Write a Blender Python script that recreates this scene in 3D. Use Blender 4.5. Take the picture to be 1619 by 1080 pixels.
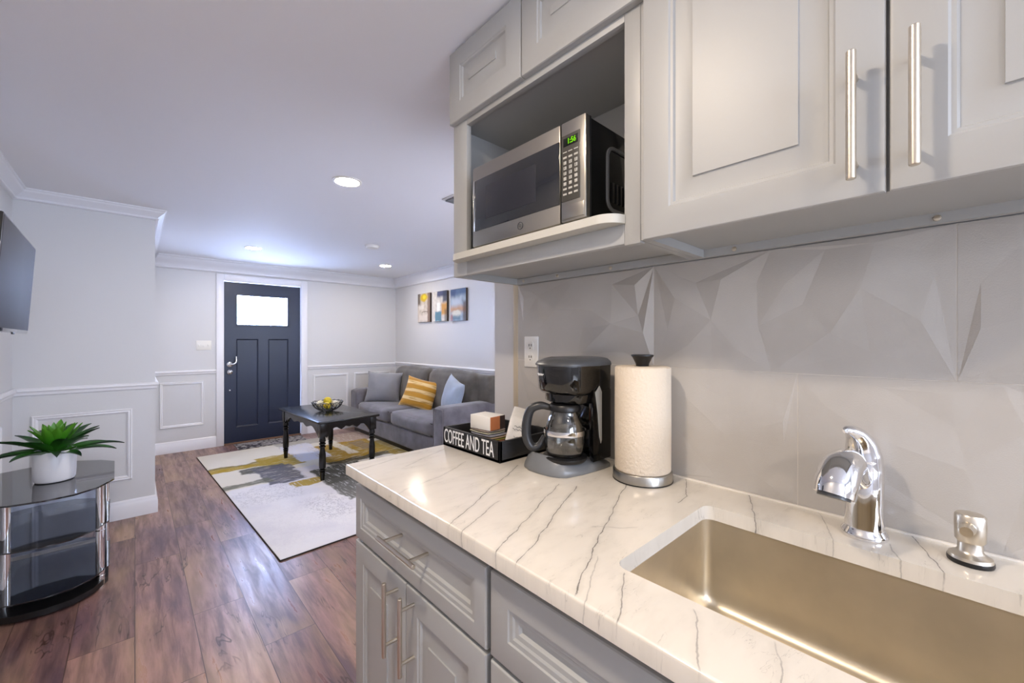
import bpy, bmesh, math, random
from mathutils import Vector, Matrix, noise as mnoise
from mathutils.geometry import delaunay_2d_cdt

random.seed(7)
SC = bpy.context.scene
COL = SC.collection
for o in list(bpy.data.objects):
    bpy.data.objects.remove(o, do_unlink=True)

# ------------------------------------------------------------------ camera
PI = math.pi
CEIL = 2.285
cam_d = bpy.data.cameras.new('camera')
cam = bpy.data.objects.new('camera', cam_d)
COL.objects.link(cam)
cam.location = (0, 0, 1.30)
cam.rotation_euler = (PI / 2, 0, -0.74625)
cam_d.sensor_width = 36.0
cam_d.lens = 644.7 / 1619 * 36.0
cam_d.shift_y = -1.5 / 1619
cam_d.clip_start = 0.02
SC.camera = cam

# ------------------------------------------------------------------ world / exposure
w = bpy.data.worlds.new('sky'); SC.world = w
w.use_nodes = True
bgn = w.node_tree.nodes['Background']
bgn.inputs[0].default_value = (0.56, 0.68, 1.0, 1)
bgn.inputs[1].default_value = 6.5
_n = w.node_tree.nodes; _l = w.node_tree.links
_tc = _n.new('ShaderNodeTexCoord'); _sx = _n.new('ShaderNodeSeparateXYZ'); _l.new(_tc.outputs['Generated'], _sx.inputs[0])
_mr = _n.new('ShaderNodeMapRange'); _mr.interpolation_type = 'SMOOTHSTEP'      # the sky is brighter on the front door's side
_mr.inputs[1].default_value = 0.2; _mr.inputs[2].default_value = 0.95; _mr.inputs[3].default_value = 6.5; _mr.inputs[4].default_value = 20.0
_l.new(_sx.outputs[1], _mr.inputs[0]); _l.new(_mr.outputs[0], bgn.inputs[1])
_mc = _n.new('ShaderNodeMapRange'); _mc.inputs[1].default_value = -0.3; _mc.inputs[2].default_value = 0.6
_l.new(_sx.outputs[1], _mc.inputs[0])
_mx = _n.new('ShaderNodeMix'); _mx.data_type = 'RGBA'; _l.new(_mc.outputs[0], _mx.inputs[0])
_mx.inputs[6].default_value = (0.70, 0.80, 1.0, 1); _mx.inputs[7].default_value = (0.46, 0.60, 1.0, 1)
_l.new(_mx.outputs[2], bgn.inputs[0])
SC.view_settings.view_transform = 'Standard'
SC.view_settings.look = 'None'
SC.view_settings.exposure = 1.45
SC.view_settings.gamma = 1.0
SC.view_settings.use_curve_mapping = False

LAMP_K = 118.0     # kitchen downlights (warm)
LAMP_L = 92.0     # living room downlights
WARM = (1.0, 0.83, 0.65)
NEUT = (1.0, 0.88, 0.74)


def portal(name, loc, rot, sx, sy):
    d = bpy.data.lights.new(name, 'AREA'); d.shape = 'RECTANGLE'; d.size = sx; d.size_y = sy
    d.cycles.is_portal = True
    o = bpy.data.objects.new(name, d); o.location = loc; o.rotation_euler = rot
    COL.objects.link(o)


# window openings: living room side wall (faces +Y) and an added fill opening in the kitchen end wall (faces +Y)
WIN1 = (1.55, 2.75, 0.95, 2.0)      # x0,x1,z0,z1 at y=1.42
FILL_WIN = (-0.40, 0.90, 0.95, 2.0)     # unseen window added behind the camera for kitchen fill, at y=-2.4
portal('daylight_portal', ((WIN1[0] + WIN1[1]) / 2, 1.33, (WIN1[2] + WIN1[3]) / 2), (-PI / 2, 0, PI), WIN1[1] - WIN1[0], WIN1[3] - WIN1[2])
portal('daylight_portal', ((FILL_WIN[0] + FILL_WIN[1]) / 2, -2.49, (FILL_WIN[2] + FILL_WIN[3]) / 2), (-PI / 2, 0, PI), FILL_WIN[1] - FILL_WIN[0], FILL_WIN[3] - FILL_WIN[2])

# ------------------------------------------------------------------ helpers
WM = {}


def lin(h):
    if isinstance(h, str):
        h = h.lstrip('#')
        c = [int(h[i:i + 2], 16) / 255 for i in (0, 2, 4)]
        return tuple(((x + 0.055) / 1.055) ** 2.4 if x > 0.04045 else x / 12.92 for x in c)
    return tuple(h)


def wm(o):
    return WM[o.name] if o is not None and o.name in WM else Matrix.Identity(4)


def tag(o, label=None, cat=None, group=None, kind=None):
    if label: o['label'] = label
    if cat: o['category'] = cat
    if group: o['group'] = group
    if kind: o['kind'] = kind
    return o


def thing(name, label, cat, loc, rotz=0.0, group=None, kind=None):
    o = bpy.data.objects.new(name, None)
    o.empty_display_size = 0.05
    COL.objects.link(o)
    o.location = loc; o.rotation_euler = (0, 0, rotz)
    WM[o.name] = Matrix.Translation(loc) @ Matrix.Rotation(rotz, 4, 'Z')
    return tag(o, label, cat, group, kind)


def obj(name, bm, mat, parent=None, local=False, origin=None, smooth=True, ang=38, label=None):
    """link bm as one mesh object; coordinates are world coordinates unless local"""
    me = bpy.data.meshes.new(name)
    bmesh.ops.recalc_face_normals(bm, faces=bm.faces[:])
    if smooth:
        for f in bm.faces: f.smooth = True
    P = wm(parent)
    if parent is None:
        if origin is None and not local:
            xs = [v.co for v in bm.verts]
            mn = [min(v[i] for v in xs) for i in range(3)]; mx = [max(v[i] for v in xs) for i in range(3)]
            origin = Vector(((mn[0] + mx[0]) / 2, (mn[1] + mx[1]) / 2, mn[2]))
        T = Matrix.Translation(origin) if origin is not None else Matrix.Identity(4)
        if not local: bm.transform(T.inverted())
    else:
        T = Matrix.Identity(4)
        if not local: bm.transform(P.inverted())
    bm.to_mesh(me); bm.free()
    if smooth:
        me.set_sharp_from_angle(angle=math.radians(ang))
    for m in (mat if isinstance(mat, (list, tuple)) else [mat]):
        me.materials.append(m)
    o = bpy.data.objects.new(name, me)
    COL.objects.link(o)
    if parent is not None:
        o.parent = parent
    o.matrix_basis = T
    WM[o.name] = P @ T
    if label: o['label'] = label
    return o


def struct(name, bm, mat, **k):
    o = obj(name, bm, mat, **k); o['kind'] = 'structure'; return o


def merge(dst, src, M=None, mi=0):
    mp = []
    for v in src.verts:
        mp.append(dst.verts.new(M @ v.co if M is not None else v.co))
    src.verts.index_update()
    for f in src.faces:
        try:
            nf = dst.faces.new([mp[v.index] for v in f.verts]); nf.material_index = mi or f.material_index
        except ValueError:
            pass
    src.free()


def box(bm, x0, x1, y0, y1, z0, z1, bev=0.0, seg=2, M=None, mi=0):
    t = bmesh.new()
    x0, x1 = min(x0, x1), max(x0, x1); y0, y1 = min(y0, y1), max(y0, y1); z0, z1 = min(z0, z1), max(z0, z1)
    bmesh.ops.create_cube(t, size=1.0, matrix=Matrix.Translation(((x0 + x1) / 2, (y0 + y1) / 2, (z0 + z1) / 2)) @ Matrix.Diagonal((x1 - x0, y1 - y0, z1 - z0, 1)))
    if bev > 0:
        bmesh.ops.bevel(t, geom=t.edges[:], offset=bev, segments=seg, profile=0.5, affect='EDGES')
    merge(bm, t, M, mi)
    return bm


def B(*a, **k):
    return box(bmesh.new(), *a, **k)


def loft(bm, loops, cap0=True, cap1=True, closed=True, mi=0):
    rows = [[bm.verts.new(p) for p in lp] for lp in loops]
    n = len(rows[0])
    for a, b in zip(rows[:-1], rows[1:]):
        for i in range(n if closed else n - 1):
            j = (i + 1) % n
            f = bm.faces.new((a[i], a[j], b[j], b[i])); f.material_index = mi
    if cap0: bm.faces.new(rows[0][::-1]).material_index = mi
    if cap1: bm.faces.new(rows[-1]).material_index = mi
    return bm


def lathe(bm, prof, c=(0, 0), n=32, cap0=True, cap1=True, M=None, mi=0):
    """prof = [(r, z)...]"""
    t = bmesh.new()
    loops = [[(c[0] + r * math.cos(2 * PI * i / n), c[1] + r * math.sin(2 * PI * i / n), z) for i in range(n)] for r, z in prof]
    loft(t, loops, cap0, cap1)
    merge(bm, t, M, mi)
    return bm


def frame_at(t, up=Vector((0, 0, 1))):
    t = t.normalized()
    if abs(t.dot(up)) > 0.97: up = Vector((1, 0, 0))
    a = t.cross(up).normalized(); b = a.cross(t).normalized()
    return a, b


def sweep(bm, pts, radii, n=14, cap=True, up=Vector((0, 0, 1)), mi=0):
    pts = [Vector(p) for p in pts]
    if not isinstance(radii, (list, tuple)): radii = [radii] * len(pts)
    loops = []; pa = None
    for i, p in enumerate(pts):
        t = (pts[min(i + 1, len(pts) - 1)] - pts[max(i - 1, 0)])
        if pa is None: a, b = frame_at(t, up)
        else:
            tn = t.normalized(); a = (pa - tn * pa.dot(tn)).normalized(); b = a.cross(tn).normalized()
        pa = a
        r = radii[i]; ra, rb = r if isinstance(r, (tuple, list)) else (r, r)
        loops.append([p + a * ra * math.cos(2 * PI * k / n) + b * rb * math.sin(2 * PI * k / n) for k in range(n)])
    return loft(bm, loops, cap, cap, mi=mi)


def cyl(bm, p0, p1, r, n=16, r1=None, mi=0):
    return sweep(bm, [p0, p1], [r, r if r1 is None else r1], n, mi=mi)


def spline(pts, m=6):
    pts = [Vector(p) for p in pts]; out = []
    P = [pts[0] * 2 - pts[1]] + pts + [pts[-1] * 2 - pts[-2]]
    for i in range(1, len(P) - 2):
        for k in range(m):
            t = k / m
            a, b, c, d = P[i - 1], P[i], P[i + 1], P[i + 2]
            out.append(0.5 * ((2 * b) + (c - a) * t + (2 * a - 5 * b + 4 * c - d) * t * t + (-a + 3 * b - 3 * c + d) * t ** 3))
    out.append(pts[-1]); return out


def lerp_list(vals, m=6):
    out = []
    for a, b in zip(vals[:-1], vals[1:]):
        for k in range(m):
            t = k / m
            if isinstance(a, (tuple, list)): out.append((a[0] + (b[0] - a[0]) * t, a[1] + (b[1] - a[1]) * t))
            else: out.append(a + (b - a) * t)
    out.append(vals[-1]); return out


def rrect(x0, x1, y0, y1, r, n=6, z=0.0):
    pts = []
    for cx, cy, a0 in ((x1 - r, y1 - r, 0), (x0 + r, y1 - r, 90), (x0 + r, y0 + r, 180), (x1 - r, y0 + r, 270)):
        for k in range(n + 1):
            a = math.radians(a0 + 90 * k / n)
            pts.append(Vector((cx + r * math.cos(a), cy + r * math.sin(a), z)))
    return pts


def extrude(bm, outline, z0, z1, bev=0.0, mi=0):
    """outline: list of (x,y) ccw; extruded in z with optional top/bottom chamfer toward centroid"""
    cx = sum(p[0] for p in outline) / len(outline); cy = sum(p[1] for p in outline) / len(outline)

    def ins(d):
        n = len(outline); res = []
        for i in range(n):
            p = Vector(outline[i][:2]); a = Vector(outline[i - 1][:2]); b = Vector(outline[(i + 1) % n][:2])
            t = (b - a)
            if t.length < 1e-9: t = Vector((1, 0))
            t.normalize(); nn = Vector((-t.y, t.x))
            res.append(p + nn * d)
        return res
    lv = [(0, z0), (0, z1)] if bev <= 0 else [(bev, z0), (bev * .3, z0 + bev * .3), (0, z0 + bev), (0, z1 - bev), (bev * .3, z1 - bev * .3), (bev, z1)]
    return loft(bm, [[(q[0], q[1], z) for q in ins(d)] for d, z in lv], mi=mi)


def ring_panel(bm, o, u, v, w_, h_, prof, thick):
    """raised / recessed panel door. o = lower corner, u,v = unit axes, normal = u x v, prof=[(inset, height)]"""
    o = Vector(o); u = Vector(u); v = Vector(v); n = u.cross(v)
    loops = []
    for ins, ht in [(0, -thick)] + prof:
        loops.append([o + u * a + v * b + n * ht for a, b in ((ins, ins), (w_ - ins, ins), (w_ - ins, h_ - ins), (ins, h_ - ins))])
    return loft(bm, loops)


def cushion(bm, c, s, r=0.05, puff=0.12, n=10, M=None, axes=(1, 1, 1)):
    """rounded, puffed box centred at c with size s"""
    t = bmesh.new()
    bmesh.ops.create_cube(t, size=2.0)
    bmesh.ops.subdivide_edges(t, edges=t.edges[:], cuts=n - 1, use_grid_fill=True)
    hs = [x / 2 for x in s]
    for v in t.verts:
        q = v.co.copy(); p = Vector([q[i] * hs[i] for i in range(3)])
        rr_ = min(r, *[h * 0.98 for h in hs])
        core = Vector([max(-(hs[i] - rr_), min(hs[i] - rr_, p[i])) for i in range(3)])
        d = p - core
        if d.length > 1e-9: p = core + d.normalized() * min(rr_, d.length if (abs(d.x) > 0) + (abs(d.y) > 0) + (abs(d.z) > 0) == 1 else rr_)
        for i in range(3):
            if not axes[i]: continue
            a, b = [k for k in range(3) if k != i]
            p[i] += math.copysign(1, q[i]) * abs(q[i]) * puff * hs[i] * (1 - q[a] ** 2) * (1 - q[b] ** 2)
        v.co = p
    merge(bm, t, (M if M is not None else Matrix.Identity(4)) @ Matrix.Identity(4) if M is not None else Matrix.Translation(c))
    return bm


def pillow_bm(W, H, T, n=22, seed=0):
    """square throw pillow in local XZ plane (normal Y), pinched corners"""
    bm = bmesh.new(); rows = {}
    for side in (1, -1):
        for i in range(n + 1):
            for j in range(n + 1):
                a = -1 + 2 * i / n; b = -1 + 2 * j / n
                edge = i in (0, n) or j in (0, n)
                if edge and side == -1: rows[(side, i, j)] = rows[(1, i, j)]; continue
                x = a * W / 2 * (1 - 0.09 * (1 - b * b)); z = b * H / 2 * (1 - 0.09 * (1 - a * a))
                th = T / 2 * (max(0, (1 - abs(a) ** 2.6) * (1 - abs(b) ** 2.6))) ** 0.55
                th *= 1 + 0.10 * mnoise.noise(Vector((a * 1.7 + seed, b * 1.7, side * 3)))
                rows[(side, i, j)] = bm.verts.new((x, side * -th, z))
    for side in (1, -1):
        for i in range(n):
            for j in range(n):
                q = [rows[(side, i, j)], rows[(side, i + 1, j)], rows[(side, i + 1, j + 1)], rows[(side, i, j + 1)]]
                bm.faces.new(q if side == 1 else q[::-1])
    return bm


def crown(bm, p0, p1, nrm, prof, m0=0, m1=0):
    """moulding of profile [(out, z)] swept from p0 to p1 (xy), mitre factors m0/m1"""
    p0 = Vector((p0[0], p0[1], 0)); p1 = Vector((p1[0], p1[1], 0)); d = (p1 - p0).normalized(); nrm = Vector((nrm[0], nrm[1], 0))
    a = [p0 + nrm * o_ + d * (o_ * m0) + Vector((0, 0, z)) for o_, z in prof]
    b = [p1 + nrm * o_ - d * (o_ * m1) + Vector((0, 0, z)) for o_, z in prof]
    return loft(bm, [a, b])


# ------------------------------------------------------------------ materials
def nt(m):
    return m.node_tree.nodes, m.node_tree.links


def M_(name, col, rough=0.5, metal=0.0, bump=None, var=None, coat=0.0, spec=0.5, **k):
    """principled; bump=(scale,strength[,stretch]); var=(scale,amount) tonal variation"""
    m = bpy.data.materials.new(name); m.use_nodes = True
    N, L = nt(m); p = N['Principled BSDF']
    c = lin(col)
    p.inputs['Base Color'].default_value = (*c, 1)
    p.inputs['Roughness'].default_value = rough
    p.inputs['Metallic'].default_value = metal
    p.inputs['Specular IOR Level'].default_value = spec
    if coat: p.inputs['Coat Weight'].default_value = coat; p.inputs['Coat Roughness'].default_value = 0.05
    for kk, v in k.items(): p.inputs[kk.replace('_', ' ')].default_value = v
    tc = N.new('ShaderNodeTexCoord')
    if var:
        n = N.new('ShaderNodeTexNoise'); n.inputs['Scale'].default_value = var[0]; n.inputs['Detail'].default_value = 4
        mp = N.new('ShaderNodeMapping'); mp.inputs['Scale'].default_value = var[2] if len(var) > 2 else (1, 1, 1)
        L.new(tc.outputs['Object'], mp.inputs[0]); L.new(mp.outputs[0], n.inputs['Vector'])
        mr = N.new('ShaderNodeMapRange'); mr.inputs[1].default_value = 0.3; mr.inputs[2].default_value = 0.7
        mr.inputs[3].default_value = 1 - var[1]; mr.inputs[4].default_value = 1 + var[1]
        L.new(n.outputs[0], mr.inputs[0])
        mx = N.new('ShaderNodeMix'); mx.data_type = 'RGBA'; mx.blend_type = 'MULTIPLY'; mx.inputs[0].default_value = 1
        mx.inputs[6].default_value = (*c, 1); L.new(mr.outputs[0], mx.inputs[7]); L.new(mx.outputs[2], p.inputs['Base Color'])
    if bump:
        n = N.new('ShaderNodeTexNoise'); n.inputs['Scale'].default_value = bump[0]; n.inputs['Detail'].default_value = 5
        mp = N.new('ShaderNodeMapping'); mp.inputs['Scale'].default_value = bump[2] if len(bump) > 2 else (1, 1, 1)
        L.new(tc.outputs['Object'], mp.inputs[0]); L.new(mp.outputs[0], n.inputs['Vector'])
        b = N.new('ShaderNodeBump'); b.inputs['Strength'].default_value = bump[1]; b.inputs['Distance'].default_value = 0.01
        L.new(n.outputs[0], b.inputs['Height']); L.new(b.outputs[0], p.inputs['Normal'])
    return m


def emit(name, col, s):
    m = bpy.data.materials.new(name); m.use_nodes = True
    N, L = nt(m); N.remove(N['Principled BSDF'])
    e = N.new('ShaderNodeEmission'); e.inputs[0].default_value = (*lin(col), 1); e.inputs[1].default_value = s
    L.new(e.outputs[0], N['Material Output'].inputs[0]); return m


class NG:
    """small shader-graph writer"""
    def __init__(s, m): s.N, s.L = nt(m); s.p = s.N.get('Principled BSDF')

    def put(s, sock, v):
        if hasattr(v, 'is_output'): s.L.new(v, sock)
        elif isinstance(v, (tuple, list)) and len(v) == 3 and sock.type == 'RGBA': sock.default_value = (*v, 1)
        else: sock.default_value = v

    def math(s, op, a, b=0.0, c=None, clamp=False):
        n = s.N.new('ShaderNodeMath'); n.operation = op; n.use_clamp = clamp
        s.put(n.inputs[0], a); s.put(n.inputs[1], b)
        if c is not None: s.put(n.inputs[2], c)
        return n.outputs[0]

    def ramp(s, v, a, b, c=0.0, d=1.0, smooth=True):
        n = s.N.new('ShaderNodeMapRange')
        if smooth: n.interpolation_type = 'SMOOTHSTEP'
        s.put(n.inputs[0], v); n.inputs[1].default_value = a; n.inputs[2].default_value = b; n.inputs[3].default_value = c; n.inputs[4].default_value = d
        return n.outputs[0]

    def mix(s, f, a, b, mode='MIX'):
        n = s.N.new('ShaderNodeMix'); n.data_type = 'RGBA'; n.blend_type = mode
        s.put(n.inputs[0], f); s.put(n.inputs[6], a); s.put(n.inputs[7], b); return n.outputs[2]

    def noise(s, vec, scale, detail=3, rough=0.5, out=0, dist=0.0):
        n = s.N.new('ShaderNodeTexNoise'); n.inputs['Scale'].default_value = scale; n.inputs['Detail'].default_value = detail
        n.inputs['Roughness'].default_value = rough; n.inputs['Distortion'].default_value = dist
        s.L.new(vec, n.inputs['Vector']); return n.outputs[out]

    def coord(s, kind='Object'): return s.N.new('ShaderNodeTexCoord').outputs[kind]

    def mapping(s, v, scale=(1, 1, 1), loc=(0, 0, 0), rot=(0, 0, 0)):
        n = s.N.new('ShaderNodeMapping'); s.L.new(v, n.inputs[0]); n.inputs['Scale'].default_value = scale
        n.inputs['Location'].default_value = loc; n.inputs['Rotation'].default_value = rot; return n.outputs[0]

    def vmath(s, op, a, b):
        n = s.N.new('ShaderNodeVectorMath'); n.operation = op; s.put(n.inputs[0], a); s.put(n.inputs[1], b); return n.outputs[0]

    def xyz(s, v):
        n = s.N.new('ShaderNodeSeparateXYZ'); s.L.new(v, n.inputs[0]); return n.outputs

    def rect(s, x, y, x0, x1, y0, y1, soft=0.01):
        a = s.math('MINIMUM', s.math('SUBTRACT', x, x0), s.math('SUBTRACT', x1, x))
        b = s.math('MINIMUM', s.math('SUBTRACT', y, y0), s.math('SUBTRACT', y1, y))
        return s.ramp(s.math('MINIMUM', a, b), -soft, soft)

    def bump(s, h, strength=0.3, dist=0.01):
        n = s.N.new('ShaderNodeBump'); n.inputs['Strength'].default_value = strength; n.inputs['Distance'].default_value = dist
        s.L.new(h, n.inputs['Height']); s.L.new(n.outputs[0], s.p.inputs['Normal'])


def world_pos(g):
    return g.N.new('ShaderNodeNewGeometry').outputs['Position']


MAT = {}
MAT['wall'] = M_('wall paint', '#d3d3d4', 0.45, bump=(180, 0.03))
MAT['ceiling'] = M_('ceiling paint', '#ededf0', 0.7, bump=(120, 0.02), spec=0.2)
MAT['trim'] = M_('white trim paint', '#e6e6ea', 0.3)
MAT['cab'] = M_('grey cabinet paint', '#b0b1b0', 0.42, bump=(160, 0.015))
MAT['cab_in'] = M_('cabinet interior', '#a2a19e', 0.4)
MAT['shelf'] = M_('shelf laminate', '#c9c7be', 0.35)
MAT['nickel'] = M_('brushed nickel', '#d8d0c2', 0.3, 1.0, bump=(60, 0.05, (1, 1, 30)))
MAT['chrome'] = M_('chrome', '#e8e8ea', 0.06, 1.0)
MAT['steel'] = M_('stainless steel', '#b0aca4', 0.28, 1.0, bump=(30, 0.04, (1, 20, 1)))
MAT['sink'] = M_('satin sink steel', '#d8cdb8', 0.36, 0.88, bump=(14, 0.05, (1, 1, 1)), var=(9, 0.08))
MAT['blackgloss'] = M_('black gloss plastic', '#060607', 0.10, coat=0.5)
MAT['black'] = M_('black satin plastic', '#101012', 0.38)
MAT['charcoal'] = M_('charcoal plastic', '#4b4d50', 0.32)
MAT['greyplast'] = M_('grey plastic', '#77797b', 0.3)
MAT['blackglass'] = M_('black glass', '#10131a', 0.05, spec=0.9, coat=0.3)
MAT['navy'] = M_('navy door paint', '#1d2740', 0.38, bump=(70, 0.03, (1, 1, .2)))
MAT['blackwood'] = M_('black painted wood', '#050507', 0.24, coat=0.12, bump=(40, 0.04, (4, 1, 1)))
MAT['paper'] = M_('paper towel', '#e8dac6', 0.9, bump=(140, 0.35))
MAT['porcelain'] = M_('white ceramic', '#e4e4ea', 0.35, bump=(60, 0.02))
MAT['tray'] = M_('black painted tray wood', '#1c1c1e', 0.5, bump=(60, 0.15, (1, 6, 6)))
MAT['white'] = M_('white plastic', '#e9e7e2', 0.35)
MAT['letter'] = M_('white lettering', '#efefef', 0.5)
MAT['sofa'] = M_('grey microsuede', '#69676e', 0.85, bump=(220, 0.12), var=(7, 0.30), Sheen_Weight=0.5, Sheen_Roughness=0.4)
MAT['sofadark'] = M_('charcoal upholstery', '#54504b', 0.85, bump=(220, 0.12), var=(7, 0.34), Sheen_Weight=0.35)
MAT['piping'] = M_('dark sofa piping', '#2d2b2d', 0.8)
MAT['pilgrey'] = M_('grey pillow cloth', '#83848b', 0.8, bump=(260, 0.2), var=(8, 0.08), Sheen_Weight=0.4)
MAT['pilblue'] = M_('pale blue pillow cloth', '#9aa8bd', 0.7, bump=(260, 0.15), var=(8, 0.08), Sheen_Weight=0.4)
MAT['soil'] = M_('dark moss', '#1b2410', 0.9, bump=(60, 0.6))
MAT['grout'] = M_('light grout', '#cfcac2', 0.8)
MAT['lamp_k'] = emit('warm lamp diffuser', WARM, LAMP_K)
MAT['lamp_l'] = emit('neutral lamp diffuser', NEUT, LAMP_L)
MAT['display'] = emit('green display', '#7dd01a', 0.45)


def glass_mat(name, tint=(1, 1, 1), rough=0.0, refl=0.10, haze=0.0):
    m = bpy.data.materials.new(name); m.use_nodes = True; g = NG(m); N, L = nt(m); N.remove(N['Principled BSDF'])
    t = N.new('ShaderNodeBsdfTransparent'); t.inputs[0].default_value = (*tint, 1)
    gl = N.new('ShaderNodeBsdfGlossy'); gl.inputs['Roughness'].default_value = rough
    mx = N.new('ShaderNodeMixShader'); lw = N.new('ShaderNodeLayerWeight'); lw.inputs[0].default_value = 0.25
    f = g.math('ADD', g.math('MULTIPLY', lw.outputs['Facing'], 0.5), refl, clamp=True)
    L.new(f, mx.inputs[0]); L.new(t.outputs[0], mx.inputs[1]); L.new(gl.outputs[0], mx.inputs[2])
    L.new(mx.outputs[0], N['Material Output'].inputs[0]); return m


MAT['pane'] = glass_mat('window glass', refl=0.04)
MAT['carafe'] = glass_mat('carafe glass', (0.80, 0.80, 0.78), 0.01, 0.08)
MAT['smoke'] = glass_mat('smoked glass', (0.80, 0.86, 0.97), 0.03, 0.12)

# leaded door glass
m = bpy.data.materials.new('leaded door glass'); m.use_nodes = True; g = NG(m); N, L = nt(m); N.remove(N['Principled BSDF'])
c = g.xyz(world_pos(g))
t = N.new('ShaderNodeBsdfTransparent')
lines = None
for (x0, x1, z0, z1) in ((1.10, 1.36, 1.60, 1.80), (1.02, 1.44, 1.55, 1.83), (1.16, 1.30, 1.50, 1.68)):
    outer = g.rect(c[0], c[2], x0, x1, z0, z1, 0.001); inner = g.rect(c[0], c[2], x0 + .006, x1 - .006, z0 + .006, z1 - .006, 0.001)
    ln = g.math('SUBTRACT', outer, inner, clamp=True)
    lines = ln if lines is None else g.math('MAXIMUM', lines, ln)
L.new(g.mix(lines, (1, 1, 1), (0.35, 0.36, 0.38)), t.inputs[0])
L.new(t.outputs[0], N['Material Output'].inputs[0])
MAT['doorglass'] = m

# floor planks
m = M_('wood plank floor', '#7d6259', 0.3); g = NG(m)
P0 = world_pos(g); px, py, pz = g.xyz(P0)
cb = g.N.new('ShaderNodeCombineXYZ'); g.L.new(py, cb.inputs[0]); g.L.new(px, cb.inputs[1])
br = g.N.new('ShaderNodeTexBrick'); g.L.new(cb.outputs[0], br.inputs['Vector'])
br.inputs['Scale'].default_value = 1; br.inputs['Brick Width'].default_value = 1.22; br.inputs['Row Height'].default_value = 0.203
br.inputs['Mortar Size'].default_value = 0.0016; br.inputs['Mortar Smooth'].default_value = 0.3; br.offset = 0.37
br.inputs['Color1'].default_value = (*lin('#97766c'), 1); br.inputs['Color2'].default_value = (*lin('#6d5350'), 1); br.inputs['Mortar'].default_value = (*lin('#3a2a26'), 1)
off = g.vmath('MULTIPLY', br.outputs['Color'], (7.0, 23.0, 5.0))
pv = g.vmath('ADD', P0, off)
grain = g.noise(g.mapping(pv, (10, 1.0, 1)), 3.0, 7, 0.62, dist=0.35)
blot = g.noise(g.mapping(pv, (2.6, 0.8, 1)), 2.0, 3, 0.5)
crk = g.noise(g.mapping(pv, (3.6, 0.55, 1)), 1.8, 4, 0.6, dist=0.5)
c1 = g.mix(g.ramp(grain, 0.32, 0.72), (0.52, 0.50, 0.54), (1.42, 1.38, 1.34))
col = g.mix(1.0, br.outputs['Color'], c1, 'MULTIPLY')
col = g.mix(g.ramp(blot, 0.45, 0.72, 0, 0.6), col, lin('#b0906f'))
col = g.mix(g.ramp(blot, 0.26, 0.48, 0.75, 0.0), col, lin('#5f4a58'))
crack = g.ramp(g.math('ABSOLUTE', g.math('SUBTRACT', crk, 0.5)), 0.0, 0.010, 0.8, 0.0)
crack = g.math('MULTIPLY', crack, g.ramp(g.noise(P0, 2.6, 2), 0.48, 0.6))
col = g.mix(crack, col, lin('#35231f'))
col = g.mix(br.outputs['Fac'], col, lin('#4a3731'))
g.L.new(col, g.p.inputs['Base Color'])
g.L.new(g.ramp(grain, 0.3, 0.7, 0.40, 0.27), g.p.inputs['Roughness'])
g.bump(g.math('SUBTRACT', g.math('MULTIPLY', grain, 0.25), br.outputs['Fac']), 0.12, 0.004)
MAT['floor'] = m

# marble: explicit veins in world xy
VEINS = [[(0.48, 0.708), (0.66, 0.80), (0.857, 0.9)], [(0.476, 0.662), (0.636, 0.732)], [(0.478, 0.558), (0.65, 0.632), (0.824, 0.71)],
         [(0.48, 0.507), (0.555, 0.532), (0.586, 0.551), (0.847, 0.668)], [(0.481, 0.383), (0.575, 0.427), (0.631, 0.454), (0.813, 0.527), (0.954, 0.586)],
         [(0.479, 0.309), (0.588, 0.362)], [(0.481, 0.2), (0.578, 0.246)], [(1.112, 0.497), (0.989, 0.442), (0.936, 0.438)],
         [(1.12, 0.345), (0.97, 0.285)], [(1.12, 0.203), (0.972, 0.155)], [(1.12, 0.055), (0.972, 0.010)], [(1.035, 0.081), (0.972, 0.062)],
         [(0.504, 0.948), (0.623, 0.971), (0.761, 1.039)], [(0.485, 1.183), (0.62, 1.221)], [(0.60, 1.122), (0.797, 1.213)],
         [(0.48, 0.11), (0.589, 0.15)], [(0.47, 0.93), (0.56, 0.965)], [(0.689, 0.497), (0.749, 0.433)], [(0.474, 0.362), (0.60, 0.425)]]
VW = [1, .75, .9, 1, 1, .8, .6, .8, 1, .5, 1, .6, .6, .7, .5, .6, .35, .5, .45]
m = M_('veined white quartz', '#e3ddd2', 0.15, coat=0.15); g = NG(m)
P0 = world_pos(g)
nz = g.N.new('ShaderNodeTexNoise'); nz.inputs['Scale'].default_value = 16; nz.inputs['Detail'].default_value = 4; g.L.new(P0, nz.inputs['Vector'])
dv = g.vmath('MULTIPLY', g.vmath('SUBTRACT', nz.outputs['Color'], (0.5, 0.5, 0.5)), (0.022, 0.022, 0.022))
q = g.vmath('ADD', P0, dv); qx, qy, qz = g.xyz(q)
wn = g.noise(P0, 38, 3)
acc = None
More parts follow.
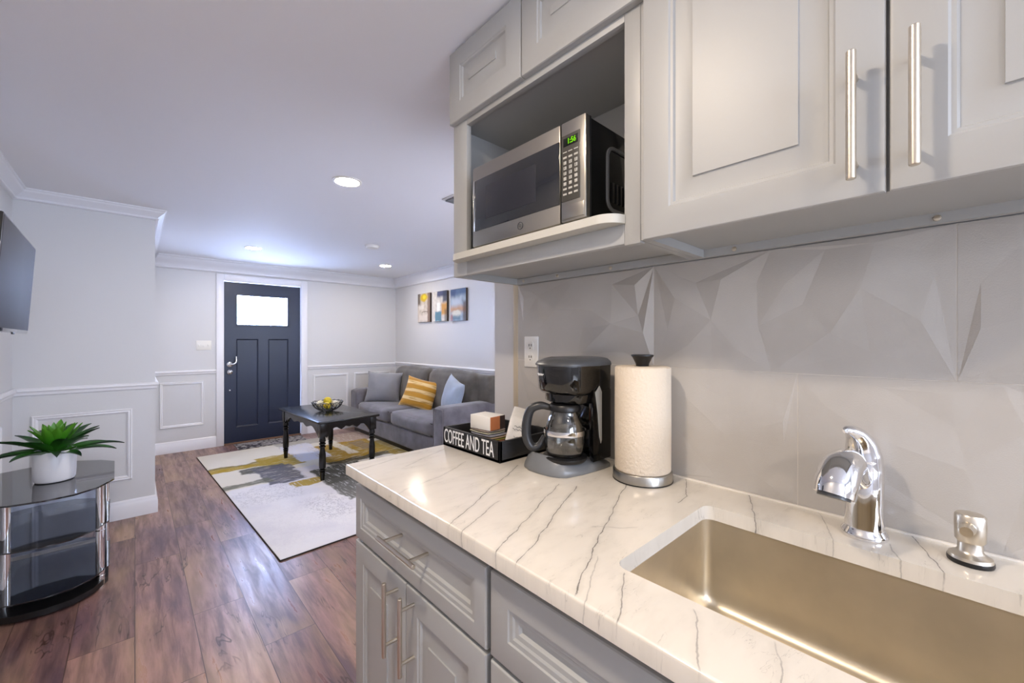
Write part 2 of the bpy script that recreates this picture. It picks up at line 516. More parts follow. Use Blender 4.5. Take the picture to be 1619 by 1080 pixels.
for ln, wt in zip(VEINS, VW):
    for a, b in zip(ln[:-1], ln[1:]):
        d = Vector((b[0] - a[0], b[1] - a[1])); Ln = d.length; d.normalize(); n = (-d.y, d.x)
        t_ = g.math('ADD', g.math('MULTIPLY', qx, d.x), g.math('MULTIPLY_ADD', qy, d.y, -(a[0] * d.x + a[1] * d.y)))
        s_ = g.math('ABSOLUTE', g.math('ADD', g.math('MULTIPLY', qx, n[0]), g.math('MULTIPLY_ADD', qy, n[1], -(a[0] * n[0] + a[1] * n[1]))))
        ends = g.ramp(g.math('MINIMUM', g.math('ADD', t_, 0.003), g.math('SUBTRACT', Ln + 0.003, t_)), -0.003, 0.006)
        core = g.ramp(s_, 0.0003, 0.0017, wt, 0.0)
        halo = g.ramp(s_, 0.0, 0.012, 0.16 * wt, 0.0)
        mk = g.math('MULTIPLY', g.math('MAXIMUM', core, halo), ends)
        acc = mk if acc is None else g.math('MAXIMUM', acc, mk)
acc = g.math('MULTIPLY', acc, g.ramp(wn, 0.25, 0.6, 0.45, 1.0))
cloud = g.noise(g.mapping(P0, (3, 7, 1), rot=(0, 0, 0.45)), 3.2, 5, 0.6)
thin = g.noise(g.mapping(P0, (3.2, 14, 1), rot=(0, 0, -0.42)), 3.0, 4, 0.6, dist=0.6)
base = g.mix(g.ramp(cloud, 0.42, 0.7, 0, 0.35), lin('#e6dfd3'), lin('#d0c9bd'))
thn = g.math('MULTIPLY', g.ramp(g.math('ABSOLUTE', g.math('SUBTRACT', thin, 0.5)), 0, 0.007, 0.38, 0), g.ramp(cloud, 0.48, 0.62))
base = g.mix(thn, base, lin('#8b857d'))
g.L.new(g.mix(acc, base, lin('#7a756f')), g.p.inputs['Base Color'])
MAT['quartz'] = m

# textured porcelain tile
m = M_('embossed grey tile', '#bdb9b4', 0.17, spec=0.7); g = NG(m)
P0 = world_pos(g)
n1 = g.noise(g.mapping(P0, (1, 1, 1.0)), 420, 2)
g.L.new(g.mix(g.ramp(g.noise(P0, 6, 3), 0.35, 0.65, 0, 0.5), lin('#bfbbb6'), lin('#b4afa9')), g.p.inputs['Base Color'])
g.bump(n1, 0.22, 0.0015)
MAT['tile'] = m

# rug (object space: x 0..2.1, y 0..3)
m = M_('abstract woven rug', '#dcdbd8', 0.95); g = NG(m)
P0 = g.coord('Object')
nz = g.N.new('ShaderNodeTexNoise'); nz.inputs['Scale'].default_value = 7; nz.inputs['Detail'].default_value = 5; g.L.new(P0, nz.inputs['Vector'])
q = g.vmath('ADD', P0, g.vmath('MULTIPLY', g.vmath('SUBTRACT', nz.outputs['Color'], (0.5, 0.5, 0.5)), (0.10, 0.16, 0)))
x, y, _ = g.xyz(q); x0_, y0_, _ = g.xyz(P0)
br1 = g.noise(g.mapping(P0, (26, 3, 1)), 2.2, 4, 0.7)       # brush strokes along y
br2 = g.noise(g.mapping(P0, (3, 30, 1)), 2.0, 4, 0.7)       # brush strokes along x
col = g.mix(g.ramp(g.noise(P0, 3, 4), 0.4, 0.65, 0, 0.6), lin('#dfdee2'), lin('#cdccd6'))
PATCH = [
    ((0.0, 2.1, 1.50, 3.0), '#d8d2c4', 0, 0.9), ((1.35, 2.1, 2.45, 3.0), '#a58c7c', br1, 0.9), ((0.75, 1.45, 2.72, 3.0), '#9a958c', br2, .7),
    ((0.0, 0.62, 2.13, 2.33), '#a5891c', br2, 1.0), ((0.0, 0.55, 2.28, 2.34), '#6f6c50', br2, .7), ((0.42, 0.80, 1.93, 2.45), '#a38a2a', br2, .95),
    ((0.20, 0.60, 1.90, 2.10), '#55544f', br2, 1.0), ((0.32, 0.64, 1.42, 2.02), '#5a5a66', br2, .95), ((0.0, 0.37, 1.54, 1.66), '#68695c', br2, .9),
    ((0.45, 0.74, 1.22, 1.38), '#a58c2c', br1, .95), ((0.62, 0.82, 1.40, 1.80), '#cfcdd6', br1, .9),
    ((0.95, 1.70, 1.66, 2.52), '#9c7a14', br2, 1.0), ((0.92, 1.75, 1.62, 1.75), '#34352a', br2, .9), ((1.25, 1.36, 1.92, 2.60), '#d4c9b4', br1, .95),
    ((1.60, 2.1, 1.2, 2.3), '#8b7420', br2, .9), ((1.45, 1.62, 2.0, 2.45), '#7a6a58', br1, .7),
    ((0.76, 1.08, 1.98, 2.80), '#d3d2dc', br1, .95), ((0.70, 1.20, 1.08, 1.62), '#4b4c46', br1, 1.0), ((0.68, 1.05, 0.60, 1.2), '#5a5b56', br1, .9),
    ((1.05, 2.1, 0.5, 1.5), '#56564a', br2, .8), ((1.1, 1.9, 0.9, 1.25), '#9b8224', br2, .8)]
for (r, cc, stroke, op) in PATCH:
    mk = g.rect(x, y, r[0] - (0.1 if r[0] == 0 else 0), r[1] + (0.1 if r[1] == 2.1 else 0), r[2], r[3] + (0.1 if r[3] == 3.0 else 0), 0.012)
    if stroke != 0: mk = g.math('MULTIPLY', mk, g.ramp(stroke, 0.34, 0.47, 0.15, op))
    else: mk = g.math('MULTIPLY', mk, op)
    col = g.mix(mk, col, lin(cc))
scr = g.math('ABSOLUTE', g.math('SUBTRACT', g.noise(g.mapping(P0, (7, 5, 1), rot=(0, 0, .5)), 2.6, 5, 0.75), 0.5))
scrm = g.math('MULTIPLY', g.ramp(scr, 0.0, 0.022, 0.8, 0), g.math('MAXIMUM', g.rect(x, y, 0.38, 0.64, 0.35, 0.85, 0.06), g.math('MULTIPLY', g.rect(x, y, 0.02, 0.5, 1.0, 1.42, 0.05), 0.7)))
col = g.mix(scrm, col, lin('#6c6c7c'))
col = g.mix(g.math('MULTIPLY', g.ramp(scr, 0.0, 0.012, 0.35, 0), g.rect(x, y, 0.0, 2.1, 0.1, 0.9, 0.1)), col, lin('#a9a6b4'))
g.L.new(col, g.p.inputs['Base Color'])
g.bump(g.noise(P0, 350, 2), 0.25, 0.003)
MAT['rug'] = m
MAT['rugedge'] = M_('rug binding', '#2a2724', 0.9)

# door mat
m = M_('patterned door mat', '#6b6a6a', 0.95); g = NG(m)
P0 = g.coord('Object')
n = g.N.new('ShaderNodeTexVoronoi'); n.feature = 'DISTANCE_TO_EDGE'; n.inputs['Scale'].default_value = 11; g.L.new(g.mapping(P0, (1, 1.6, 1)), n.inputs['Vector'])
g.L.new(g.mix(g.ramp(n.outputs['Distance'], 0.04, 0.12), lin('#34323c'), lin('#a5a2a4')), g.p.inputs['Base Color'])
MAT['mat'] = m

# striped yellow pillow
m = M_('yellow striped pillow cloth', '#c8962f', 0.85, Sheen_Weight=0.3); g = NG(m)
P0 = g.coord('Object'); _, _, z = g.xyz(P0)
st = g.math('SINE', g.math('MULTIPLY_ADD', z, 62.0, 0.6))
st2 = g.noise(g.mapping(P0, (1.5, 1, 16)), 3.0, 3)
col = g.mix(g.ramp(st, -0.1, 0.5), lin('#c08a22'), lin('#e3c68e'))
col = g.mix(g.ramp(st2, 0.5, 0.62, 0, .8), col, lin('#a97b1c'))
g.L.new(col, g.p.inputs['Base Color']); g.bump(g.noise(P0, 240, 2), 0.3, 0.004)
MAT['pilyel'] = m

# leaves
m = M_('agave leaf', '#1f5a1c', 0.38, Subsurface_Weight=0.0); g = NG(m)
hw = g.N.new('ShaderNodeUVMap'); uvx, uvy, _ = g.xyz(hw.outputs[0])
lp = g.noise(g.coord('Object'), 26, 3)
col = g.mix(g.ramp(uvy, 0.05, 0.85), lin('#3a7d22'), lin('#0d2c14'))
col = g.mix(g.ramp(lp, 0.4, 0.7, 0, 0.45), col, lin('#2f7a1f'))
g.L.new(col, g.p.inputs['Base Color'])
MAT['leaf'] = m
m = M_('young agave leaf', '#3f9a1c', 0.35); g = NG(m)
hw = g.N.new('ShaderNodeUVMap'); uvx, uvy, _ = g.xyz(hw.outputs[0])
g.L.new(g.mix(g.ramp(uvy, 0.1, 0.9), lin('#2c8418'), lin('#4f8a22')), g.p.inputs['Base Color'])
MAT['leafnew'] = m


def art_mat(name, base, patches, nscale=5.0, warp=0.10):
    """abstract picture, object space x 0..1 (left to right seen from the room), y 0..1 up"""
    m = M_(name, base, 0.6); g = NG(m); P0 = g.coord('UV')
    nz = g.N.new('ShaderNodeTexNoise'); nz.inputs['Scale'].default_value = nscale; nz.inputs['Detail'].default_value = 5; g.L.new(P0, nz.inputs['Vector'])
    q = g.vmath('ADD', P0, g.vmath('MULTIPLY', g.vmath('SUBTRACT', nz.outputs['Color'], (.5, .5, .5)), (warp, warp, 0)))
    x, y, _ = g.xyz(q)
    col = g.mix(g.ramp(g.noise(P0, 6, 4), .4, .65), lin(base), tuple(c * 0.8 for c in lin(base)))
    for kind, r, cc, op, soft in patches:
        if kind == 'r': mk = g.rect(x, y, *r, soft)
        else:
            dx = g.math('DIVIDE', g.math('SUBTRACT', x, r[0]), r[2]); dy = g.math('DIVIDE', g.math('SUBTRACT', y, r[1]), r[3])
            mk = g.ramp(g.math('SQRT', g.math('ADD', g.math('MULTIPLY', dx, dx), g.math('MULTIPLY', dy, dy))), 1 - soft * 3, 1 + soft * 3, 1, 0)
        col = g.mix(g.math('MULTIPLY', mk, op), col, lin(cc))
    g.L.new(col, g.p.inputs['Base Color']); return m


MAT['art0'] = art_mat('canvas with yellow sun', '#c9bfb4', [('r', (-.1, .22, .6, 1.1), '#3a2c24', .8, .08), ('r', (.8, 1.1, -.1, 1.1), '#6a4a36', .8, .06), ('c', (.52, .86, .30, .14), '#c9a81a', 1, .1), ('c', (.55, .88, .14, .07), '#e0cf2a', .9, .1), ('r', (.35, .85, .34, .37), '#57483e', .7, .01), ('r', (.1, .5, .45, .6), '#e0dcd8', .7, .05), ('r', (.1, .8, .05, .25), '#ded4cc', .7, .06)])
MAT['art1'] = art_mat('canvas with blue and gold blocks', '#d6d2cc', [('r', (.3, 1.1, .82, 1.1), '#2a3560', .95, .06), ('r', (.72, 1.1, .62, 1.1), '#22304e', .9, .08), ('r', (.62, 1.1, .2, .6), '#c98f2c', .9, .07), ('r', (.15, .62, .0, .33), '#4f7f95', .95, .04), ('r', (.85, 1.1, -.1, .4), '#40403e', .6, .06), ('r', (.3, .5, .35, .62), '#eef0ee', .8, .04)])
MAT['art2'] = art_mat('canvas with blue sky and orange horizon', '#9fb2c4', [('r', (-.1, 1.1, .8, 1.1), '#365a86', .9, .10), ('r', (.0, .35, .72, 1.0), '#25406e', .8, .10), ('r', (.1, .7, .45, .72), '#c8d2dc', .8, .12), ('r', (-.1, 1.1, .28, .46), '#cf9148', .75, .10), ('r', (.82, 1.1, -.1, .6), '#4a3128', .75, .08), ('c', (.4, .22, .3, .12), '#e2e0d2', .9, .1), ('r', (.1, .65, .03, .17), '#5d7f96', .8, .05), ('r', (-.1, .15, .0, .2), '#b25a4a', .6, .06)])
MAT['canvas_edge'] = M_('dark canvas edge', '#40322c', 0.7)

# ------------------------------------------------------------------ room shell
LX, AY, SX, DY, RX, KX = -0.58, 4.112, 0.112, 6.13, 3.10, 1.128     # left wall, alcove wall, short side wall, door wall, sofa wall, kitchen wall
YB = -2.4
struct('floor', B(LX - .1, RX + .1, YB - .1, DY + .25, -0.08, 0), MAT['floor'], smooth=False)
struct('ceiling', B(LX - .1, RX + .1, YB - .1, DY + .2, CEIL, CEIL + .08), MAT['ceiling'], smooth=False)
struct('wall_left', B(LX - .1, LX, YB, AY, 0, CEIL), MAT['wall'], smooth=False)
struct('wall_alcove', B(LX - .1, SX, AY, DY + .1, 0, CEIL), MAT['wall'], smooth=False)
# door wall with opening
D0, D1, DT = 0.808, 1.690, 2.042
bm = B(SX, D0 - .012, DY, DY + .12, 0, CEIL); box(bm, D1 + .012, RX, DY, DY + .12, 0, CEIL); box(bm, D0 - .012, D1 + .012, DY, DY + .12, DT + .01, CEIL)
struct('wall_back', bm, MAT['wall'], smooth=False)
struct('wall_right', B(RX, RX + .1, 1.3, DY + .1, 0, CEIL), MAT['wall'], smooth=False)
struct('wall_kitchen', B(KX, KX + .12, YB, 1.328, 0, CEIL), MAT['wall'], smooth=False)


def wall_hole(name, x0, x1, y0, y1, hole):
    bm = B(x0, hole[0], y0, y1, 0, CEIL); box(bm, hole[1], x1, y0, y1, 0, CEIL)
    box(bm, hole[0], hole[1], y0, y1, 0, hole[2]); box(bm, hole[0], hole[1], y0, y1, hole[3], CEIL)
    struct(name, bm, MAT['wall'], smooth=False)


wall_hole('wall_side', KX + .12, RX, 1.30, 1.42, WIN1)
wall_hole('wall_front', LX, KX, YB - .1, YB, FILL_WIN)


def window(name, W, y):
    x0, x1, z0, z1 = W
    bm = B(x0, x1, y - .02, y + .02, z0, z0 + .05); box(bm, x0, x1, y - .02, y + .02, z1 - .05, z1)
    box(bm, x0, x0 + .05, y - .02, y + .02, z0 + .05, z1 - .05); box(bm, x1 - .05, x1, y - .02, y + .02, z0 + .05, z1 - .05)
    box(bm, (x0 + x1) / 2 - .02, (x0 + x1) / 2 + .02, y - .018, y + .018, z0 + .05, z1 - .05)
    fr = struct(name, bm, MAT['trim'])
    obj('window_pane', B(x0 + .05, x1 - .05, y - .003, y + .003, z0 + .05, z1 - .05), MAT['pane'], fr)


window('window_1', WIN1, 1.36); window('fill_window', FILL_WIN, YB - .05)  # the second is an unseen window added to fill the kitchen with daylight

# mouldings -----------------------------------------------------
def crown_prof(drop, out):
    z = CEIL
    return [(0, z), (out, z), (out, z - drop * .10), (out * .86, z - drop * .16), (out * .80, z - drop * .30), (out * .60, z - drop * .46), (out * .42, z - drop * .60), (out * .26, z - drop * .74), (out * .22, z - drop * .84), (out * .34, z - drop * .88), (out * .30, z - drop * .96), (out * .12, z - drop), (0, z - drop)]


CPA, CPB = crown_prof(.072, .066), crown_prof(.150, .085)
rail_p = lambda zt: [(0, zt), (.012, zt), (.020, zt - .008), (.022, zt - .020), (.014, zt - .030), (.012, zt - .046), (.004, zt - .052), (0, zt - .052)]
base_p = [(0, 0), (.016, 0), (.016, .092), (.012, .104), (.010, .122), (.003, .132), (0, .132)]
k = 0


def trim(kind, prof, p0, p1, nrm, m0, m1, name=None):
    global k
    k += 1
    struct(name or 'trim_%d' % k, crown(bmesh.new(), p0, p1, nrm, prof, m0, m1), MAT['trim'], ang=25)


trim('c', CPA, (LX, YB), (LX, AY), (1, 0), 0, 1)
trim('c', CPA, (LX, AY), (SX, AY), (0, -1), 1, -1)
trim('c', CPA, (SX, AY), (SX, DY), (1, 0), -1, 1)
trim('c', CPB, (SX, DY), (RX, DY), (0, -1), 1, 1)
trim('c', CPB, (RX, DY), (RX, 1.42), (-1, 0), 1, 0)
trim('r', rail_p(.988), (LX, YB), (LX, AY), (1, 0), 0, 1)
trim('r', rail_p(.988), (LX, AY), (SX, AY), (0, -1), 1, -1)
trim('r', rail_p(.988), (SX, AY), (SX, DY), (1, 0), -1, 1)
CAS = .078
trim('r', rail_p(.948), (SX, DY), (D0 - CAS, DY), (0, -1), 1, 0)
trim('r', rail_p(.948), (D1 + CAS, DY), (RX, DY), (0, -1), 0, 1)
trim('r', rail_p(.960), (RX, DY), (RX, 1.42), (-1, 0), 1, 0)
trim('b', base_p, (LX, YB), (LX, AY), (1, 0), 0, 1, 'baseboard_left')
trim('b', base_p, (LX, AY), (SX, AY), (0, -1), 1, -1, 'baseboard_alcove')
trim('b', base_p, (SX, AY), (SX, DY), (1, 0), -1, 1, 'baseboard_side')
bm = crown(bmesh.new(), (SX, DY), (D0 - CAS, DY), (0, -1), base_p, 1, 0); crown(bm, (D1 + CAS, DY), (RX, DY), (0, -1), base_p, 0, 1)
struct('baseboard_back', bm, MAT['trim'], ang=25)
trim('b', base_p, (RX, DY), (RX, 1.42), (-1, 0), 1, 0, 'baseboard_right')


def wainscot(o, u, v, w_, h_, t=.030):
    """raised picture-frame moulding on the wall"""
    global k
    k += 1
    o = Vector(o); u = Vector(u); v = Vector(v); n = u.cross(v)
    prof = [(0, 0), (0, .009), (.006, .014), (.012, .010), (.020, .012), (.027, .006), (t, .004), (t, 0)]
    loops = [[o + u * a + v * b + n * ht for a, b in ((i, i), (w_ - i, i), (w_ - i, h_ - i), (i, h_ - i))] for i, ht in prof]
    struct('trim_%d' % k, loft(bmesh.new(), loops + [loops[0]], False, False), MAT['trim'], ang=25)


for x0, x1 in ((.205, .612), (1.845, 2.335), (2.42, 3.00)):
    wainscot((x1, DY, .290) if False else (x0, DY, .290), (1, 0, 0), (0, 0, 1), x1 - x0, .525)
wainscot((-.50, AY, .283), (1, 0, 0), (0, 0, 1), .485, .517)
for y0 in (2.9, 1.9, .9):
    wainscot((LX, y0, .283), (0, 1, 0), (0, 0, 1), .85, .517)
wainscot((RX, 5.95, .29), (0, -1, 0), (0, 0, 1), 1.0, .525)
wainscot((RX, 4.75, .29), (0, -1, 0), (0, 0, 1), 1.0, .525)

# tile edge trim strip
struct('trim_%d' % (k + 1), B(1.116, 1.128, 1.172, 1.200, .92, 1.62, .002), M_('bullnose edge', '#c6b9a2', 0.4)); k += 1

# entry door -----------------------------------------------------
casing = bmesh.new()
for (x0, x1, z0, z1) in ((D0 - CAS, D0, 0, DT + CAS), (D1, D1 + CAS, 0, DT + CAS)):
    box(casing, x0, x1, DY - .018, DY, z0, z1, .004)
box(casing, D0, D1, DY - .018, DY, DT, DT + CAS, .004)
box(casing, D0 - .012, D0, DY, DY + .12, 0, DT + .01); box(casing, D1, D1 + .012, DY, DY + .12, 0, DT + .01); box(casing, D0, D1, DY, DY + .12, DT, DT + .01)
struct('trim_%d' % (k + 1), casing, MAT['trim']); k += 1
dF = DY + .035
slab = bmesh.new()
G0, G1, H0, H1 = .942, 1.540, 1.492, 1.886
x0, x1 = D0 + .004, D1 - .004
cx = (D0 + D1) / 2
xs = [x0, G0 - .0, 1.180, 1.320, G1, x1]
P1_, P2_ = .20, 1.32
for a in ((x0, G0, .012, DT - .004), (G1, x1, .012, DT - .004), (G0, G1, .012, P1_), (G0, G1, P2_, H0), (G0, G1, H1, DT - .004), (1.185, 1.297, P1_, P2_)):
    box(slab, a[0], a[1], dF, dF + .044, a[2], a[3])
box(slab, G0, 1.185, dF + .016, dF + .030, P1_, P2_); box(slab, 1.297, G1, dF + .016, dF + .030, P1_, P2_)
door = struct('door_1', slab, MAT['navy'], smooth=False)
# panel bead
bead = bmesh.new()
for a0, a1, z0, z1 in ((G0, 1.185, P1_, P2_), (1.297, G1, P1_, P2_)):
    o = Vector((a0, dF + .016, z0)); w_, h_ = a1 - a0, z1 - z0
    loops = [[o + Vector((a, -ht, b)) for a, b in ((i, i), (w_ - i, i), (w_ - i, h_ - i), (i, h_ - i))] for i, ht in ((0, 0), (0, .012), (.008, .008), (.014, .002), (.014, 0))]
    loft(bead, loops + [loops[0]], False, False)
obj('panel_bead', bead, MAT['navy'], door, ang=20)
gf = bmesh.new(); o = Vector((G0, dF, H0)); w_, h_ = G1 - G0, H1 - H0
loops = [[o + Vector((a, -ht, b)) for a, b in ((i, i), (w_ - i, i), (w_ - i, h_ - i), (i, h_ - i))] for i, ht in ((-.012, 0), (-.012, .006), (.006, .008), (.012, .002), (.012, -.02), (-.0, -.02))]
loft(gf, loops + [loops[0]], False, False)
obj('glass_frame', gf, MAT['navy'], door, ang=20)
obj('glass_pane', B(G0 + .001, G1 - .001, dF + .018, dF + .024, H0 + .001, H1 - .001), MAT['doorglass'], door, smooth=False)
lev = bmesh.new(); hx, hz = D0 + .065, 1.00
lathe(lev, [(.032, 0), (.032, .006), (.026, .012), (.012, .014), (.011, .045)], n=24, M=Matrix.Translation((hx, dF, hz)) @ Matrix.Rotation(PI / 2, 4, 'X'))
sweep(lev, spline([(hx, dF - .045, hz), (hx + .03, dF - .052, hz + .004), (hx + .06, dF - .050, hz + .03), (hx + .062, dF - .048, hz + .10)], 5), lerp_list([.011, .012, .011, .007], 5), 10)
obj('lever_handle', lev, MAT['chrome'], door)
dk = bmesh.new(); lathe(dk, [(.030, 0), (.033, .004), (.030, .016), (.018, .024), (.018, .040), (.008, .044)], n=24, M=Matrix.Translation((hx, dF, .905)) @ Matrix.Rotation(PI / 2, 4, 'X'))
obj('deadbolt_knob', dk, MAT['chrome'], door)
dk = bmesh.new(); lathe(dk, [(.013, 0), (.014, .006), (.010, .014), (.004, .018)], n=16, M=Matrix.Translation((hx, dF, .675)) @ Matrix.Rotation(PI / 2, 4, 'X'))
obj('door_stop_pin', dk, MAT['chrome'], door)
struct('trim_%d' % (k + 1), B(D0, D1, DY - .005, DY + .12, 0, .012, .003), M_('wood threshold', '#7a5a45', .5)); k += 1

# switch plate, outlet
sw = thing('light_switch', 'white triple switch plate on the wall left of the navy door', 'light switch', (.61, DY, 1.24))
obj('wall_plate', B(.537, .683, DY - .006, DY, 1.185, 1.30, .003), MAT['white'], sw)
for i in range(3):
    obj('toggle', B(.557 + i * .046 - .004, .557 + i * .046 + .010, DY - .016, DY - .005, 1.230, 1.255, .002), MAT['white'], sw)
ol = thing('wall_outlet', 'white outlet plate on the tiled wall behind the coffee maker', 'outlet', (1.12, 1.094, 1.258))
obj('wall_plate', B(1.109, 1.1165, 1.058, 1.130, 1.199, 1.316, .003), MAT['white'], ol)
for z in (1.236, 1.280):
    so = bmesh.new(); extrude(so, [(p.x, p.y) for p in rrect(-.014, .014, -.017, .017, .008, 4)], 0, .003)
    M = Matrix.Translation((1.109, 1.094, z)) @ Matrix(((0, 0, -1, 0), (-1, 0, 0, 0), (0, 1, 0, 0), (0, 0, 0, 1)))
    bm = bmesh.new(); merge(bm, so, M); s_ = obj('socket', bm, MAT['white'], ol)
    sl = bmesh.new()
    for dy in (-.006, .006): box(sl, 1.1045, 1.1062, 1.094 + dy - .001, 1.094 + dy + .001, z - .002, z + .007)
    cyl(sl, (1.1045, 1.094, z - .009), (1.1062, 1.094, z - .009), .0022, 8)
    obj('slot', sl, MAT['black'], s_)

# ------------------------------------------------------------------ downlights, detector, vent
def downlight(x, y, mat, label, r=.068):
    t = thing('recessed_light', label, 'ceiling light', (x, y, CEIL), group=None)
    bm = bmesh.new(); lathe(bm, [(r + .018, CEIL), (r + .018, CEIL - .003), (r + .004, CEIL - .007), (r, CEIL - .004), (r, CEIL - .0005)], (x, y), 40, False, False)
    obj('trim_ring', bm, MAT['white'], t)
    bm = bmesh.new(); lathe(bm, [(r, CEIL - .004), (r * .5, CEIL - .0045), (.001, CEIL - .0047)], (x, y), 40, False, True)
    obj('diffuser', bm, mat, t)


downlight(.965, 2.545, MAT['lamp_l'], 'round recessed ceiling light nearest the kitchen cabinets, largest of those in view')
downlight(.925, 5.05, MAT['lamp_l'], 'round recessed ceiling light in front of the navy door')
downlight(2.42, 5.07, MAT['lamp_l'], 'round recessed ceiling light above the grey sofa')
downlight(2.42, 2.55, MAT['lamp_l'], 'round recessed ceiling light above the near end of the living room')
downlight(-.04, .62, MAT['lamp_k'], 'warm recessed ceiling light directly over the kitchen aisle')
downlight(-.04, -1.2, MAT['lamp_k'], 'warm fill light added in the ceiling at the unseen end of the kitchen')  # unseen lamp added behind the camera to lift the kitchen's ambient light
sm = thing('smoke_detector', 'flat white smoke detector on the ceiling between the recessed lights', 'smoke detector', (1.81, 4.10, CEIL))
bm = bmesh.new(); lathe(bm, [(.068, CEIL), (.068, CEIL - .012), (.060, CEIL - .026), (.045, CEIL - .032), (.001, CEIL - .033)], (1.81, 4.10), 32, False, True)
obj('housing', bm, MAT['white'], sm)
bm = bmesh.new(); lathe(bm, [(.074, CEIL), (.074, CEIL - .006), (.066, CEIL - .008)], (1.81, 4.10), 32, False, False); obj('mounting_plate', bm, MAT['white'], sm)
cv = thing('ceiling_vent', 'grey ceiling air vent half hidden by the microwave cabinet', 'vent', (1.72, 2.36, CEIL))
bm = B(1.57, 1.87, 2.28, 2.42, CEIL - .006, CEIL, .002); obj('vent_frame', bm, MAT['wall'], cv)
bm = bmesh.new()
for i in range(6): box(bm, 1.59, 1.85, 2.295 + i * .02, 2.305 + i * .02, CEIL - .016, CEIL - .006, .001)
obj('louvre', bm, MAT['greyplast'], cv)

# ------------------------------------------------------------------ kitchen: wall cabinets
RAISED = lambda a: [(0, -.004), (.0015, -.001), (.005, 0), (a, 0), (a + .003, -.003), (a + .008, -.0035), (a + .011, -.009), (a + .015, -.0095), (a + .048, -.0035), (a + .0485, -.0005), (a + .052, -.0005)]
FLATP = lambda a: [(0, -.004), (.0015, -.001), (.005, 0), (a, 0), (a + .002, -.003), (a + .010, -.0035), (a + .014, -.0065), (a + .022, -.0075), (a + .026, -.013)]
FR = .81      # face frame plane of the wall cabinets


def pdoor(name, y_hi, y_lo, z0, z1, X, parent, prof, thick=.019):
    return obj(name, ring_panel(bmesh.new(), (X, y_hi, z0), (0, -1, 0), (0, 0, 1), y_hi - y_lo, z1 - z0, prof, thick), MAT['cab'], parent, ang=18)


def bar_handle(parent, X, p0, p1, stand, face, r=.006, inset=.028):
    """bar pull between p0 and p1 = (y, z) at x = X; posts run to face"""
    bm = bmesh.new(); a = Vector((X, *p0)); b = Vector((X, *p1)); d = (b - a).normalized()
    sweep(bm, [a, a + d * .0012, b - d * .0012, b], [r - .001, r, r, r - .001], 20)
    for q in (a + d * inset, b - d * inset):
        cyl(bm, (X, q.y, q.z), (face, q.y, q.z), r * .78, 14)
    return obj('handle', bm, MAT['nickel'], parent)


def rosettes(bm, X, face): pass


# big two-door cabinet
uc = thing('wall_cabinet', 'tall grey two-door wall cabinet over the sink', 'cabinet', (.97, .06, 1.518))
Y1_, Y0_ = .462, -.335
Zb, Zt = 1.518, CEIL - .004
bm = bmesh.new()
box(bm, FR + .019, 1.112, Y1_ - .018, Y1_, Zb, Zt); box(bm, FR + .019, 1.112, Y0_, Y0_ + .018, Zb, Zt)
box(bm, FR + .019, 1.112, Y0_ + .018, Y1_ - .018, Zb + .020, Zb + .034)
box(bm, FR, FR + .019, Y0_, Y1_, Zb, Zb + .036, .001); box(bm, FR, FR + .019, Y0_ + .0, Y1_, Zt - .04, Zt)
box(bm, FR, FR + .019, Y0_, Y0_ + .04, Zb + .036, Zt - .04); box(bm, FR, FR + .019, Y1_ - .04, Y1_, Zb + .036, Zt - .04); box(bm, FR, FR + .019, .045, .085, Zb + .036, Zt - .04)
box(bm, 1.096, 1.112, Y0_ + .018, Y1_ - .018, Zb, Zb + .020)
box(bm, 1.104, 1.112, Y0_ + .018, Y1_ - .018, Zb + .020, Zt)
box(bm, FR + .019, 1.104, Y0_ + .018, Y1_ - .018, Zt - .018, Zt)
obj('cabinet_box', bm, MAT['cab'], uc, smooth=False)
for y in (.37, .02, -.28):
    bm = lathe(bmesh.new(), [(.006, 0), (.0055, .002), (.003, .003)], n=12, M=Matrix.Translation((1.096, y, Zb + .010)) @ Matrix.Rotation(-PI / 2, 4, 'Y'))
    obj('screw', bm, MAT['nickel'], uc)
for yh, yl, hy in ((.447, .0655, .1), (.0615, -.320, .0345)):
    d_ = pdoor('door', yh, yl, 1.5135, 2.275, .790, uc, RAISED(.057), .0165)
    bar_handle(d_, .757, (hy, 1.532), (hy, 1.717), .03, .790, .0062)

# microwave cabinet
mc = thing('microwave_cabinet', 'grey wall cabinet with open microwave niche and two small doors above', 'cabinet', (.97, .82, 1.518))
Y1_, Y0_ = 1.173, .463
SH = 1.583
bm = bmesh.new()
box(bm, FR + .019, 1.112, Y1_ - .018, Y1_ - .002, Zb, Zt); box(bm, FR + .019, 1.112, Y0_, Y0_ + .018, Zb, Zt)
box(bm, FR + .019, 1.112, Y0_ + .018, Y1_ - .018, Zb + .022, Zb + .036)
box(bm, 1.104, 1.112, Y0_ + .018, Y1_ - .018, Zb + .036, Zt)
box(bm, FR + .019, 1.104, Y0_ + .018, Y1_ - .018, 2.028, 2.044)
box(bm, FR + .019, 1.104, Y0_ + .018, Y1_ - .018, Zt - .018, Zt)
box(bm, 1.096, 1.112, Y0_ + .018, Y1_ - .018, Zb, Zb + .021)
obj('cabinet_box', bm, MAT['cab'], mc, smooth=False)
bm = bmesh.new()
box(bm, FR, FR + .019, 1.098, Y1_, Zb, Zt, .0015); box(bm, FR, FR + .019, Y0_, .503, Zb - .004, Zt, .0015)
box(bm, FR, FR + .019, .503, 1.098, 2.018, 2.060, .001); box(bm, FR, FR + .019, .503, 1.098, Zt - .03, Zt)
box(bm, FR, FR + .019, .503, 1.098, Zb, SH - .020, .001)
obj('face_frame', bm, MAT['cab'], mc)
for yh, yl in ((1.171, .8205), (.8170, .456)):
    pdoor('door', yh, yl, 2.036, 2.276, .790, mc, RAISED(.060))
out = []
R_ = .05
